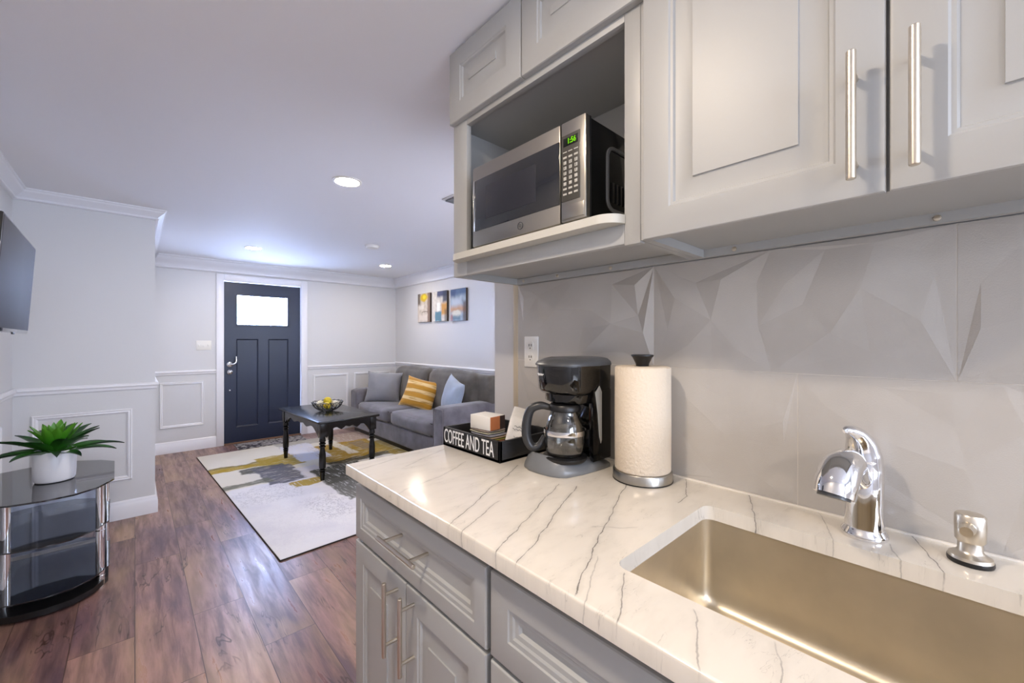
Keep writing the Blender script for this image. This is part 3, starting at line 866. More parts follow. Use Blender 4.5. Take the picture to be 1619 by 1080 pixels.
for c_, a0 in (((.765 + R_, 1.146 - R_), 90), ((.765 + R_, .500 + R_), 180)):
    for i in range(9):
        a = math.radians(a0 + 90 * i / 8); out.append((c_[0] + R_ * math.cos(a), c_[1] + R_ * math.sin(a)))
front = out
# front arcs sit ahead of the frame, the rest of the shelf runs back inside the niche
outline = [(1.103, 1.097), (.812, 1.097), (.809, 1.146)] + out[1:-1] + [(.809, .500), (.812, .5035), (1.103, .5035)]
bm = bmesh.new(); extrude(bm, outline, SH - .020, SH, .0)
obj('shelf', bm, MAT['shelf'], mc, ang=30)
for y in (1.12, .95, .73):
    bm = lathe(bmesh.new(), [(.006, 0), (.0055, .002), (.003, .003)], n=12, M=Matrix.Translation((1.096, y, Zb + .010)) @ Matrix.Rotation(-PI / 2, 4, 'Y'))
    obj('screw', bm, MAT['nickel'], mc)

# ------------------------------------------------------------------ microwave
TXM = lambda loc: Matrix.Translation(loc) @ Matrix(((0, 0, -1, 0), (-1, 0, 0, 0), (0, 1, 0, 0), (0, 0, 0, 1)))   # text on a face looking at -X


def text_bm(s, size, loc, depth=.0008, sx=1.0, align='CENTER', off=0.0, M=None, spacing=1.0):
    cu = bpy.data.curves.new('txt', 'FONT'); cu.body = s; cu.size = size; cu.align_x = align; cu.align_y = 'CENTER'
    cu.extrude = depth / 2; cu.offset = off; cu.resolution_u = 4; cu.space_character = spacing
    o = bpy.data.objects.new('txt', cu); COL.objects.link(o)
    dg = bpy.context.evaluated_depsgraph_get(); dg.update()
    me = bpy.data.meshes.new_from_object(o.evaluated_get(dg))
    bm = bmesh.new(); bm.from_mesh(me)
    bpy.data.objects.remove(o, do_unlink=True); bpy.data.curves.remove(cu); bpy.data.meshes.remove(me)
    bm.transform((M if M is not None else TXM(loc)) @ Matrix.Diagonal((sx, 1, 1, 1)))
    for f in bm.faces: f.material_index = 0
    return bm


mw = thing('microwave_oven', 'stainless steel and black microwave oven on the cabinet shelf', 'microwave', (.93, .80, SH))
MF = .775; my1, my0, mz0, mz1 = 1.020, .584, 1.590, 1.836
bm = B(MF + .022, 1.095, my0 + .003, my1 - .003, mz0 + .002, mz1 - .002, .004)
obj('casing', bm, MAT['blackgloss'], mw)
bm = B(MF + .016, MF + .024, my0 + .001, my1 - .001, mz0 + .001, mz1 - .001, .001); obj('front_gasket', bm, MAT['black'], mw)
# side vent outline
bm = bmesh.new(); prof = [(p.x, p.y) for p in rrect(.862, 1.06, 1.625, 1.79, .03, 6)]; inn = [(p.x, p.y) for p in rrect(.870, 1.052, 1.633, 1.782, .023, 6)]
loft(bm, [[(a, my0 + .003, b) for a, b in prof], [(a, my0 - .001, b) for a, b in prof], [(a, my0 - .001, b) for a, b in inn], [(a, my0 + .003, b) for a, b in inn]], False, False)
obj('side_rib', bm, MAT['greyplast'], mw)
bm = bmesh.new()
for i in range(9): box(bm, .885 + i * .018, .894 + i * .018, my0 - .0005, my0 + .004, 1.65, 1.70, .001)
obj('side_vent', bm, MAT['black'], mw)
dr = obj('door', B(MF, MF + .018, .6625, my1, mz0, mz1, .004), MAT['steel'], mw)
wdw = obj('door_glass', B(MF - .0025, MF + .001, .664, 1.005, 1.637, 1.793, .001), MAT['blackglass'], dr)
obj('window_mesh', B(MF - .0032, MF - .0020, .744, .952, 1.664, 1.764, .0004), M_('microwave window screen', '#23242c', .3), wdw)
obj('edge_strip', B(MF - .004, MF + .0005, 1.0055, 1.010, 1.637, 1.793, .0008), MAT['chrome'], dr)
# round emblem
em = bmesh.new(); lathe(em, [(.0105, 0), (.0105, .0012), (.0090, .0012), (.0090, 0)], n=28, cap0=False, cap1=False, M=TXM((MF - .0006, .804, 1.614)))
for a in range(6):
    an = a * PI / 3
    sweep(em, [TXM((MF - .0012, .804, 1.614)) @ Vector((.002 * math.cos(an + q * .7) + .0032 * q * math.cos(an), .002 * math.sin(an + q * .7) + .0032 * q * math.sin(an), 0)) for q in (0, .5, 1)], .0006, 5)
obj('emblem', em, MAT['charcoal'], dr)
cp = obj('control_housing', B(MF, MF + .018, my0, .6595, mz0, mz1, .004), MAT['steel'], mw)
pan = obj('control_panel', B(MF - .0018, MF + .001, .600, .657, 1.640, 1.802, .0008), M_('dark control panel', '#43413c', .3), cp)
obj('release_button', B(MF - .0022, MF + .001, .588, .656, 1.596, 1.630, .0012), MAT['steel'], cp)
obj('display', B(MF - .0026, MF - .001, .605, .650, 1.774, 1.794, .0004), M_('display window', '#0a0f08', .2), pan)
obj('clock_digits', text_bm('1:56', .0185, (MF - .0030, .624, 1.784), .0005, .85, off=.0004), MAT['display'], pan, smooth=False)
bt = bmesh.new()
for r in range(9):
    for c_ in range(3):
        z = 1.760 - r * .0128; y = .645 - c_ * .0170
        if r == 0: box(bt, MF - .0028, MF - .0012, y - .006, y + .006, z - .001, z + .0012)
        elif r in (1, 7, 8): box(bt, MF - .0028, MF - .0012, y - .0055, y + .0055, z - .0026, z + .002)
        else: box(bt, MF - .0028, MF - .0012, y - .0042, y + .0042, z - .0042, z + .0036, .0003)
obj('keypad', bt, M_('pale keypad printing', '#b9b7b0', .5), pan)
nb = bmesh.new()
for i, s in enumerate('1234567890'):
    r, c_ = 2 + i // 3, i % 3
    if s == '0': r, c_ = 5, 1
    merge(nb, text_bm(s, .0075, (MF - .0031, .645 - c_ * .0170, 1.760 - r * .0128 - .0002), .0003))
obj('key_digits', nb, MAT['charcoal'], pan, smooth=False)
for x in (.81, 1.06):
    for y in (.62, .985): obj('foot', cyl(bmesh.new(), (x, y, SH + .0003), (x, y, mz0 + .004), .010, 14), MAT['black'], mw)

# ------------------------------------------------------------------ base cabinets
CF = .50
bc = thing('base_cabinet', 'grey base cabinet with one drawer over two doors, end nearest the sofa', 'cabinet', (.81, .935, 0))


def carcass(y1, y0, top=.886):
    bm = bmesh.new()
    box(bm, .530, 1.11, y1 - .018, y1, .0, top); box(bm, .530, 1.11, y0, y0 + .018, .0, top)
    box(bm, .548, 1.11, y0 + .018, y1 - .018, .10, .118); box(bm, .58, .595, y0 + .018, y1 - .018, 0, .10)
    box(bm, 1.104, 1.11, y0 + .018, y1 - .018, .118, top)
    box(bm, .530, .548, y0, y0 + .035, .10, top); box(bm, .530, .548, y1 - .035, y1, .10, top)
    box(bm, .530, .548, y0 + .035, y1 - .035, top - .035, top); box(bm, .530, .548, y0 + .035, y1 - .035, .10, .13)
    box(bm, .530, .548, y0 + .035, y1 - .035, .665, .70)
    return bm


obj('cabinet_box', carcass(1.262, .611), MAT['cab'], bc, smooth=False)
dw = pdoor('drawer', 1.252, .617, .697, .859, CF, bc, FLATP(.036), .020)
bar_handle(dw, .458, (1.008, .792), (.820, .792), .03, CF + .013, .0055, .030)
for yh, yl, hy in ((1.252, .9375, .977), (.9335, .617, .893)):
    d_ = pdoor('door', yh, yl, .118, .687, CF, bc, RAISED(.055), .020)
    bar_handle(d_, .462, (hy, .498), (hy, .686), .03, CF, .0055, .030)
sbc = thing('base_cabinet', 'grey sink base cabinet with a plain false drawer front', 'cabinet', (.81, .005, 0))
obj('cabinet_box', carcass(.609, -.600), MAT['cab'], sbc, smooth=False)
pdoor('false_front', .603, -.592, .697, .859, CF, sbc, FLATP(.050), .020)
for yh, yl, hy in ((.603, .0075, .055), (.0035, -.592, -.045)):
    d_ = pdoor('door', yh, yl, .118, .687, CF, sbc, RAISED(.055), .020)
    bar_handle(d_, .462, (hy, .47), (hy, .655), .03, CF, .0055, .030)

# ------------------------------------------------------------------ worktop with sink cut-out
CT, CB = .920, .889
CX0, CX1, CY1, CY0 = .476, 1.1115, 1.268, -.640
HX0, HX1, HY1, HY0 = .597, .972, .390, -.370
bm = bmesh.new()
hole = rrect(HX0, HX1, HY0, HY1, .022, 6)
n = 7
def corners(d, z): return [Vector((CX1 - (0 if d else 0), CY1 - d, z)), Vector((CX0 + d, CY1 - d, z)), Vector((CX0 + d, CY0 + d, z)), Vector((CX1, CY0 + d, z))]
def ring_face(z, d, up):
    oc = [bm.verts.new(p) for p in corners(d, z)]; hv = [bm.verts.new((p.x, p.y, z)) for p in hole]
    for c_ in range(4):
        for i in range(n - 1):
            f = [oc[c_], hv[c_ * n + i], hv[c_ * n + i + 1]]; bm.faces.new(f[::-1] if up else f)
        e = (c_ + 1) % 4
        f = [oc[c_], hv[c_ * n + n - 1], hv[e * n], oc[e]]; bm.faces.new(f[::-1] if up else f)
    return oc, hv
ot, ht = ring_face(CT, .005, True); ob, hb = ring_face(CB, 0, False)
prev = ot
for d, z in ((.0016, CT - .0014), (0, CT - .005)):
    cur = [bm.verts.new(p) for p in corners(d, z)]
    for i in range(4): bm.faces.new((prev[i], prev[(i + 1) % 4], cur[(i + 1) % 4], cur[i]))
    prev = cur
for i in range(4): bm.faces.new((prev[i], prev[(i + 1) % 4], ob[(i + 1) % 4], ob[i]))
for i in range(len(ht)):
    j = (i + 1) % len(ht); bm.faces.new((ht[i], ht[j], hb[j], hb[i]))
tag(obj('countertop', bm, MAT['quartz'], origin=Vector((.8, .3, CB)), ang=50), 'white quartz kitchen worktop with grey veins and a sink cut-out', 'countertop')

# sink
sk = thing('kitchen_sink', 'undermount stainless steel sink basin set in the worktop', 'sink', (.785, .01, .69))
bm = bmesh.new(); g_ = .004
lv = [(-.022, CB - .0035), (-.022, CB - .001), (-g_, CB - .001), (-g_, .745), (-g_ + .002, .715), (-g_ + .008, .703), (.012, .694), (.030, .6915)]
loops = []
for ins, z in lv:
    r = max(.004, .022 - ins if ins < 0 else .022 + ins * .3)
    if -.01 < ins < .02: r = .024
    loops.append(rrect(HX0 + ins, HX1 - ins, HY0 + ins, HY1 - ins, r, 6, z))
loops.append([p + (Vector((.785, .01, .688)) - p) * .8 + Vector((0, 0, 0)) for p in loops[-1]])
for p in loops[-1]: p.z = .688
loft(bm, loops, False, True)
obj('basin', bm, MAT['sink'], sk, ang=40)
bm = bmesh.new(); lathe(bm, [(.056, .6885), (.056, .691), (.045, .691), (.040, .6895), (.018, .6892)], (.785, .01), 32)
obj('drain', bm, MAT['chrome'], sk)

# faucet
fa = thing('kitchen_faucet', 'chrome single-handle kitchen faucet behind the sink', 'faucet', (1.046, .118, CT))
fx, fy = 1.046, .118
bm = bmesh.new(); lathe(bm, [(.036, CT + .0003), (.037, CT + .004), (.035, CT + .010), (.031, CT + .016), (.0305, CT + .020), (.0295, CT + .06), (.0300, CT + .131), (.0290, CT + .134)], (fx, fy), 36)
obj('body', bm, MAT['chrome'], fa)
bm = bmesh.new(); sweep(bm, spline([(fx, fy, 1.053), (fx - .002, fy + .001, 1.075), (fx - .010, fy + .004, 1.100), (fx - .028, fy + .010, 1.120), (fx - .052, fy + .018, 1.130), (fx - .064, fy + .022, 1.129)], 5),
      lerp_list([(.0300, .0300), (.0285, .0290), (.0235, .024), (.015, .016), (.008, .006), (.004, .002)], 5), 28, up=Vector((0, 1, 0)))
obj('lever', bm, MAT['chrome'], fa)
bm = bmesh.new(); sweep(bm, spline([(fx - .004, fy + .002, 1.020), (fx - .040, fy + .008, 1.048), (fx - .075, fy + .014, 1.072), (fx - .108, fy + .020, 1.066), (fx - .130, fy + .023, 1.045), (fx - .139, fy + .025, 1.026)], 6),
      lerp_list([.018, .021, .027, .031, .0315, .030], 6), 30)
sp = obj('spout', bm, MAT['chrome'], fa)
bm = bmesh.new(); cyl(bm, (fx - .139, fy + .025, 1.0275), (fx - .141, fy + .0253, 1.022), .024, 24); obj('spray_nozzle', bm, MAT['charcoal'], sp)

# soap dispenser
so = thing('soap_dispenser', 'brushed nickel soap dispenser pump right of the faucet', 'soap dispenser', (1.050, -.020, CT))
bm = bmesh.new(); lathe(bm, [(.0275, CT + .0003), (.0285, CT + .003), (.0280, CT + .008)], (1.05, -.02), 32); obj('gasket', bm, MAT['black'], so)
bm = bmesh.new(); lathe(bm, [(.0275, CT + .008), (.0262, CT + .013), (.018, CT + .018), (.0155, CT + .022), (.0150, CT + .040)], (1.05, -.02), 32); obj('collar', bm, MAT['nickel'], so)
bm = bmesh.new(); lathe(bm, [(.0165, CT + .036), (.0185, CT + .039), (.0195, CT + .062), (.0190, CT + .080), (.0165, CT + .0835), (.002, CT + .0850)], (1.05, -.02), 32)
sweep(bm, [(1.045, -.019, CT + .060), (1.022, -.016, CT + .064), (1.012, -.015, CT + .062)], [(.010, .012), (.010, .011), (.008, .009)], 14)
obj('pump_head', bm, MAT['nickel'], so)

# ------------------------------------------------------------------ backsplash tiles (real relief)
bs = thing('tile_backsplash', 'grey embossed faceted wall tiles behind the worktop', 'wall tiles', (1.12, .3, CT))
bm = bmesh.new(); rnd = random.Random(5)
box(bm, 1.1172, 1.128, -.64, 1.172, CT + .0, 1.517, mi=1)
TH = .3015; GAP = .0018
for row in range(3):
    z0 = CT + .0015 + row * (TH + GAP); z1 = min(z0 + TH, 1.5165)
    if z0 > 1.52: continue
    seam = [.595 + i * .600 for i in range(-4, 3)] if row % 2 == 1 else [.242 + i * .600 for i in range(-4, 4)]
    for a, b in zip(seam[:-1], seam[1:]):
        y0, y1 = max(a + GAP / 2, -.64), min(b - GAP / 2, 1.172)
        if y1 - y0 < .02: continue
        w_, h_ = y1 - y0, z1 - z0
        pts = [(0, 0), (w_, 0), (w_, h_), (0, h_)]; hts = [0] * 4
        sc_r = (1.3 if y0 > .55 else .75) if row == 1 else .42
        nc = max(1, round(w_ / .30)); cw = w_ / nc
        for ci in range(1, nc): pts.append((cw * ci, 0)); hts.append(0); pts.append((cw * ci, h_)); hts.append(.003 * sc_r)
        for ci in range(nc):
            hx_, hy_ = cw * (ci + .5) + rnd.uniform(-.04, .04), h_ * rnd.uniform(.36, .64)
            pts.append((hx_, hy_)); hts.append(.0105 * sc_r)
            ns = 9; ph = rnd.uniform(0, 6.28)
            for q_ in range(ns):
                an = ph + q_ * 2 * PI / ns + rnd.uniform(-.22, .22); rr_ = rnd.uniform(.62, .98)
                pxx = min(max(hx_ + math.cos(an) * cw * .5 * rr_, cw * ci + .028), cw * (ci + 1) - .028); pyy = min(max(hy_ + math.sin(an) * h_ * .5 * rr_, .010), h_ - .016)
                if min((pxx - a_) ** 2 + (pyy - b_) ** 2 for a_, b_ in pts) < .0009: continue
                pts.append((pxx, pyy)); hts.append((.0078 if q_ % 2 else .0012) * sc_r * rnd.uniform(.6, 1.2))
        hts = [0 if (1.02 < y0 + p_[0] < 1.17 and 1.16 < z0 + p_[1] < 1.36) else h__ for p_, h__ in zip(pts, hts)]
        res = delaunay_2d_cdt([Vector(p) for p in pts], [], [], 0, 1e-5)
        vs = []
        for i, p in enumerate(res[0]):
            src = res[3][i][0] if res[3][i] else 0
            vs.append(bm.verts.new((1.1168 - hts[src], y0 + p.x, z0 + p.y)))
        for f in res[2]:
            bm.faces.new([vs[i] for i in f])
        # rim
        rim = [(0, 0), (w_, 0), (w_, h_), (0, h_)]
        loft(bm, [[(1.1168, y0 + a_, z0 + b_) for a_, b_ in rim], [(1.1206, y0 + a_, z0 + b_) for a_, b_ in rim]], False, False)
obj('tiles', bm, [MAT['tile'], MAT['grout']], bs, smooth=False)
obj('caulk_line', B(1.1085, 1.1165, -.64, 1.19, CT - .001, CT + .0035, .001), M_('white caulk', '#efe9df', .4), bs)

# ------------------------------------------------------------------ coffee and tea tray
tr = thing('coffee_tray', 'black wooden tray lettered COFFEE AND TEA at the end of the worktop', 'tray', (.96, 1.105, CT))
tx0, tx1, ty0, ty1, tz = .826, 1.085, .948, 1.262, CT + .0005
bm = B(tx0, tx1, ty0, ty1, tz, tz + .008); box(bm, tx0, tx0 + .010, ty0, ty1, tz, tz + .066, .001); box(bm, tx1 - .010, tx1, ty0, ty1, tz, tz + .066, .001)
box(bm, tx0, tx1, ty0, ty0 + .010, tz, tz + .066, .001); box(bm, tx0, tx1, ty1 - .010, ty1, tz, tz + .066, .001)
obj('tray_box', bm, MAT['tray'], tr)
obj('lettering', text_bm('COFFEE AND TEA', .070, (tx0 - .0004, (ty0 + ty1) / 2 + .012, tz + .034), .0008, .50, spacing=1.0), MAT['letter'], tr, smooth=False)
zb = tz + .0085
cc = thing('sweetener_box', 'tan carton at the bottom of the stack in the tray', 'box', (.905, 1.060, zb))
bm = bmesh.new(); box(bm, .862, .935, 1.045, 1.115, zb, zb + .022, .001); obj('carton', bm, M_('tan carton', '#c8a070', .6), cc)
obj('carton_side_print', B(.870, .930, 1.0442, 1.0455, zb + .002, zb + .020), M_('brown print', '#7a4a22', .6), cc)
cols = ['#b9ad8c', '#c98868', '#a8a34e', '#c2a98c', '#8f8f9a', '#b9b39a', '#9a8a80']
lab = ['muted beige', 'salmon', 'olive yellow', 'sand', 'grey', 'cream', 'taupe']
zc = zb + .0225
for i in range(7):
    a = rnd.uniform(-.12, .12); M = Matrix.Translation((.900 + rnd.uniform(-.004, .004), 1.092 + rnd.uniform(-.006, .006), zc + .0032)) @ Matrix.Rotation(a, 4, 'Z')
    bm = bmesh.new(); cushion(bm, (0, 0, 0), (.078, .105 - i * .001, .0058), .0026, .12, 6, M=M)
    tag(obj('tea_packet', bm, M_('tea packet ' + lab[i], cols[i], .5, bump=(90, .3))), '%s tea packet in the tray stack, number %d from the bottom' % (lab[i], i + 1), 'tea packet', 'tea packets stacked in the tray')
    zc += .0068
bx = thing('tea_box', 'white box with an orange end on top of the tea packets', 'box', (.895, 1.088, zc + .0005))
zc += .0006
M = Matrix.Translation((.893, 1.090, zc)) @ Matrix.Rotation(.10, 4, 'Z')
bm = bmesh.new(); box(bm, -.036, .036, -.048, .048, 0, .046, .0015, M=M); obj('carton', bm, M_('white carton', '#e8e4dc', .5), bx)
bm = bmesh.new(); box(bm, -.0352, .010, -.0492, -.0478, .001, .045, M=M); obj('orange_end', bm, M_('orange print', '#c8794a', .5), bx)
bm = bmesh.new(); box(bm, .010, .0352, -.0492, -.0478, .001, .045, M=M); obj('dark_end', bm, M_('dark print', '#2e1d1a', .5), bx)
labs = ['front white creamer packet leaning in the tray, nearest the coffee maker', 'middle white creamer packet leaning in the tray', 'rear white creamer packet standing highest in the tray']
for i in range(3):
    if i < 3: Mx = Matrix.Translation((.952 + i * .030, 1.000 + i * .024, zb + .058 + i * .010)) @ Matrix.Rotation(-.55, 4, 'Z') @ Matrix.Rotation(math.radians(-26), 4, 'X') @ Matrix.Rotation(math.radians(18), 4, 'Y')
    else: Mx = Matrix.Translation((.925, .978, zb + .020)) @ Matrix.Rotation(-.5, 4, 'Z') @ Matrix.Rotation(math.radians(-52), 4, 'X') @ Matrix.Rotation(math.radians(4), 4, 'Y')
    bm = bmesh.new(); cushion(bm, (0, 0, 0), (.074, .009, .106 if i < 3 else .05), .004, .35, 8, M=Mx, axes=(0, 1, 0))
    pk = thing('creamer_packet', labs[i], 'packet', Mx.translation, group='white packets leaning in the tray')
    obj('sachet', bm, M_('white sachet', '#ece9e4', .45, bump=(50, .3)), pk)
    bm = bmesh.new()
    for j, (a, b, zz) in enumerate(((-.018, .020, .018), (-.022, .010, .008), (-.012, .022, -.018))):
        sweep(bm, [Mx @ Vector((a + (b - a) * t / 8, -.0072, zz + .0028 * math.sin(t * 2.1 + j))) for t in range(9)], .0007, 5)
    obj('printed_scribble', bm, MAT['charcoal'], pk)

# ------------------------------------------------------------------ coffee maker
cm = thing('coffee_maker', 'black drip coffee maker with glass carafe and grey base', 'coffee maker', (.945, .785, CT))
z0 = CT + .0006
base = [(1.050, .700), (1.050, .872), (1.000, .884), (.93, .890), (.880, .887), (.856, .872), (.843, .84), (.842, .80), (.846, .762), (.856, .738), (.872, .722), (.93, .708), (.99, .701)]
base = base  # ccw check handled by recalc
bm = bmesh.new()
cx_, cy_ = .95, .79
def bl(s, z, dz=0): return [(cx_ + (x - cx_) * s, cy_ + (y - cy_) * s, z + dz * max(0, (.93 - x)) * 2) for x, y in base]
loft(bm, [bl(.985, z0), bl(1.0, z0 + .003), bl(1.0, z0 + .009), bl(.98, z0 + .014, .03), bl(.90, z0 + .021, .12), bl(.80, z0 + .026, .14), bl(.66, z0 + .033, .0)])
obj('base', bm, MAT['greyplast'], cm, ang=60)
bm = bmesh.new(); lathe(bm, [(.060, z0 + .034), (.064, z0 + .040), (.064, z0 + .046), (.058, z0 + .049), (.002, z0 + .049)], (.920, .768), 36); obj('warming_plate', bm, MAT['black'], cm)
bm = bmesh.new(); M = Matrix.Translation((.857, .822, z0 + .030)) @ Matrix.Rotation(math.radians(-52), 4, 'Y'); lathe(bm, [(.010, 0), (.010, .003), (.007, .005), (.001, .0052)], n=20, M=M); obj('power_switch', bm, MAT['black'], cm)
col_o = [(1.052, .700), (1.052, .872), (.985, .880), (.978, .862), (.992, .835), (.997, .79), (.992, .735), (.970, .712), (.965, .700)]
bm = bmesh.new(); extrude(bm, col_o, z0 + .030, z0 + .235, .0); obj('rear_column', bm, MAT['blackgloss'], cm)
bm = bmesh.new()
loft(bm, [[(x, .6992, z) for x, z in ((.972, 1.150), (.992, 1.168), (1.003, 1.150), (1.003, 1.01), (.999, 1.0), (.992, 1.02), (.984, 1.09))],
          [(x, .6975, z) for x, z in ((.972, 1.150), (.992, 1.168), (1.003, 1.150), (1.003, 1.01), (.999, 1.0), (.992, 1.02), (.984, 1.09))]])
obj('water_gauge', bm, M_('frosted gauge', '#a9aaa6', .35), cm)
head = lambda f, sy=1.0: [(1.052, .785 - .085 * sy), (1.052, .785 + .087 * sy), (.985, .785 + .088 * sy), (.93, .785 + .082 * sy), (f + .022, .785 + .066 * sy), (f + .006, .785 + .040 * sy), (f, .785), (f + .006, .785 - .040 * sy), (f + .022, .785 - .066 * sy), (.93, .785 - .080 * sy), (.985, .785 - .085 * sy)]
bm = bmesh.new()
loft(bm, [[(x, y, z) for x, y in head(f, s)] for f, s, z in ((.905, .80, z0 + .196), (.898, .84, z0 + .200), (.896, .86, z0 + .222), (.882, .95, z0 + .226), (.874, .98, z0 + .236), (.869, .99, z0 + .270), (.866, 1.0, z0 + .302), (.866, 1.0, z0 + .306))])
obj('brew_head', bm, MAT['blackgloss'], cm, ang=50)
bm = bmesh.new()
loft(bm, [[(x, y, z) for x, y in head(f, s)] for f, s, z in ((.863, 1.02, z0 + .306), (.862, 1.03, z0 + .310), (.868, 1.0, z0 + .318), (.886, .86, z0 + .326), (.92, .55, z0 + .330), (.95, .2, z0 + .331))])
obj('lid', bm, MAT['charcoal'], cm, ang=50)
# white script mark
bm = bmesh.new(); pts = []
for t in range(25):
    a = t / 24; pts.append(Vector((.8685 + .0 * a - .0008 + abs(a - .5) * .004, 0.832 - .030 * a, 1.201 + .0035 * math.sin(a * 22) * (1 - a * .4))))
for i, p in enumerate(pts): p.x = .866 + max(0, (abs(p.y - .785) - .02)) * .32 - .0012
sweep(bm, pts, .0012, 6); obj('script_mark', bm, MAT['letter'], cm)
# carafe
ca = bmesh.new(); c_ = (.920, .768); zc0 = z0 + .0495
outp = [(.045, zc0), (.052, zc0 + .003), (.0575, zc0 + .014), (.0605, zc0 + .038), (.0600, zc0 + .062), (.055, zc0 + .090), (.046, zc0 + .112), (.041, zc0 + .124), (.043, zc0 + .132)]
inp = [(r - .0022, z + (.002 if i == 0 else 0)) for i, (r, z) in enumerate(outp)][::-1]
lathe(ca, outp + inp, c_, 40, True, True)
car = obj('carafe', ca, MAT['carafe'], cm, ang=60)
bm = bmesh.new(); lathe(bm, [(.044, zc0 + .126), (.047, zc0 + .129), (.0475, zc0 + .138), (.043, zc0 + .145), (.002, zc0 + .146)], c_, 36); obj('carafe_lid', bm, MAT['black'], car)
bm = bmesh.new(); lathe(bm, [(.0612, zc0 + .060), (.0618, zc0 + .064), (.0612, zc0 + .074), (.0600, zc0 + .072)], c_, 40, False, False); obj('carafe_band', bm, MAT['chrome'], car)
hd = Vector((-.62, .78, 0)).normalized(); cc_ = Vector((*c_, 0))
hp = [cc_ + hd * .043 + Vector((0, 0, zc0 + .134)), cc_ + hd * .072 + Vector((0, 0, zc0 + .139)), cc_ + hd * .100 + Vector((0, 0, zc0 + .126)), cc_ + hd * .112 + Vector((0, 0, zc0 + .088)), cc_ + hd * .112 + Vector((0, 0, zc0 + .045)), cc_ + hd * .098 + Vector((0, 0, zc0 + .018)), cc_ + hd * .076 + Vector((0, 0, zc0 + .022)), cc_ + hd * .060 + Vector((0, 0, zc0 + .050))]
bm = bmesh.new(); sweep(bm, spline(hp, 5), lerp_list([(.009, .009), (.013, .012), (.015, .013), (.016, .014), (.016, .014), (.015, .013), (.012, .010), (.007, .007)], 5), 16); obj('carafe_handle', bm, M_('dark handle plastic', '#2c2d2f', .35), car)

# ------------------------------------------------------------------ paper towel holder
pt = thing('paper_towel_holder', 'paper towel roll on a steel stand with a black flared knob', 'paper towels', (1.028, .582, CT))
pc = (1.028, .582); z0 = CT + .0005
bm = bmesh.new(); lathe(bm, [(.0765, z0), (.079, z0 + .002), (.079, z0 + .024), (.077, z0 + .027), (.002, z0 + .027)], pc, 56); obj('stand_base', bm, MAT['steel'], pt)
bm = bmesh.new(); lathe(bm, [(.078, z0 + .0005), (.0798, z0 + .0005), (.0798, z0 + .003), (.078, z0 + .003)], pc, 56, False, False); obj('base_ring', bm, MAT['black'], pt)
bm = bmesh.new(); seg = 72
prof = [(.022, z0 + .0275), (.0715, z0 + .0275), (.0735, z0 + .030), (.0740, z0 + .16), (.0735, z0 + .305), (.0700, z0 + .3085), (.022, z0 + .3090)]
loops = []
for r, z in prof:
    loops.append([(pc[0] + (r + (.0012 * a / seg if r > .07 else 0)) * math.cos(2 * PI * a / seg + .9), pc[1] + (r + (.0012 * a / seg if r > .07 else 0)) * math.sin(2 * PI * a / seg + .9), z) for a in range(seg)])
loft(bm, loops + [loops[0]], False, False); obj('towel_roll', bm, MAT['paper'], pt, ang=50)
bm = bmesh.new(); lathe(bm, [(.008, z0 + .02), (.008, z0 + .305)], pc, 16); obj('rod', bm, MAT['steel'], pt)
bm = bmesh.new(); lathe(bm, [(.017, z0 + .3095), (.018, z0 + .316), (.026, z0 + .333), (.030, z0 + .337), (.030, z0 + .340), (.026, z0 + .341), (.002, z0 + .341)], pc, 32); obj('knob', bm, MAT['black'], pt)

# ------------------------------------------------------------------ television
tv = thing('wall_television', 'flat television on a swing arm on the left wall', 'television', (-.31, 2.40, 1.52))
n_ = Vector((1, .028, 0)).normalized()
tT = Matrix.Translation((-.325, 2.395, 1.519)) @ Matrix.Rotation(math.radians(1.5), 4, 'Z') @ Matrix.Rotation(math.radians(3.6), 4, 'Y')
bm = bmesh.new(); box(bm, -.028, 0, -.365, .365, -.190, .190, .004, M=tT); obj('bezel', bm, MAT['blackgloss'], tv)
bm = bmesh.new(); box(bm, -.060, -.026, -.25, .25, -.15, .12, .012, M=tT); obj('rear_housing', bm, MAT['black'], tv)
bm = bmesh.new(); box(bm, -.001, .0012, -.356, .356, -.176, .182, .0004, M=tT); obj('screen', bm, M_('dark television screen', '#46474b', .6, spec=.3), tv)
bm = bmesh.new(); box(bm, -.002, .003, -.02, .02, -.196, -.188, .001, M=tT); obj('logo_tab', bm, MAT['black'], tv)
bm = bmesh.new(); box(bm, LX + .0005, LX + .02, 2.30, 2.44, 1.40, 1.66, .003); cyl(bm, (LX + .02, 2.37, 1.53), (-.50, 2.52, 1.53), .014, 12); cyl(bm, (-.50, 2.52, 1.53), (-.385, 2.40, 1.53), .014, 12)
cyl(bm, (-.50, 2.52, 1.49), (-.50, 2.52, 1.57), .018, 14)
obj('wall_bracket', bm, MAT['black'], tv)

# ------------------------------------------------------------------ glass tv stand
gs = thing('glass_stand', 'three-tier black glass stand with chrome legs in the left corner', 'stand', (-.33, 3.25, 0))
topo = [(-.081, 3.06), (-.092, 3.50), (-.15, 3.58), (-.26, 3.66), (-.42, 3.66), (-.555, 3.60), (-.560, 2.98), (-.50, 2.915), (-.42, 2.872), (-.31, 2.855), (-.215, 2.872), (-.135, 2.940)]
def tier(z0, z1, s, name, mat):
    bm = bmesh.new(); c_ = (-.33, 3.25); ol_ = [(c_[0] + (x - c_[0]) * s, c_[1] + (y - c_[1]) * s) for x, y in topo]
    extrude(bm, ol_[::-1], z0, z1, .0); return obj(name, bm, mat, gs, ang=50)
tier(.552, .560, 1.0, 'top_shelf', MAT['blackglass']); tier(.330, .336, .92, 'middle_shelf', MAT['blackglass']); tier(.092, .098, .92, 'lower_shelf', MAT['blackglass'])
tier(.012, .040, .90, 'plinth', MAT['black'])
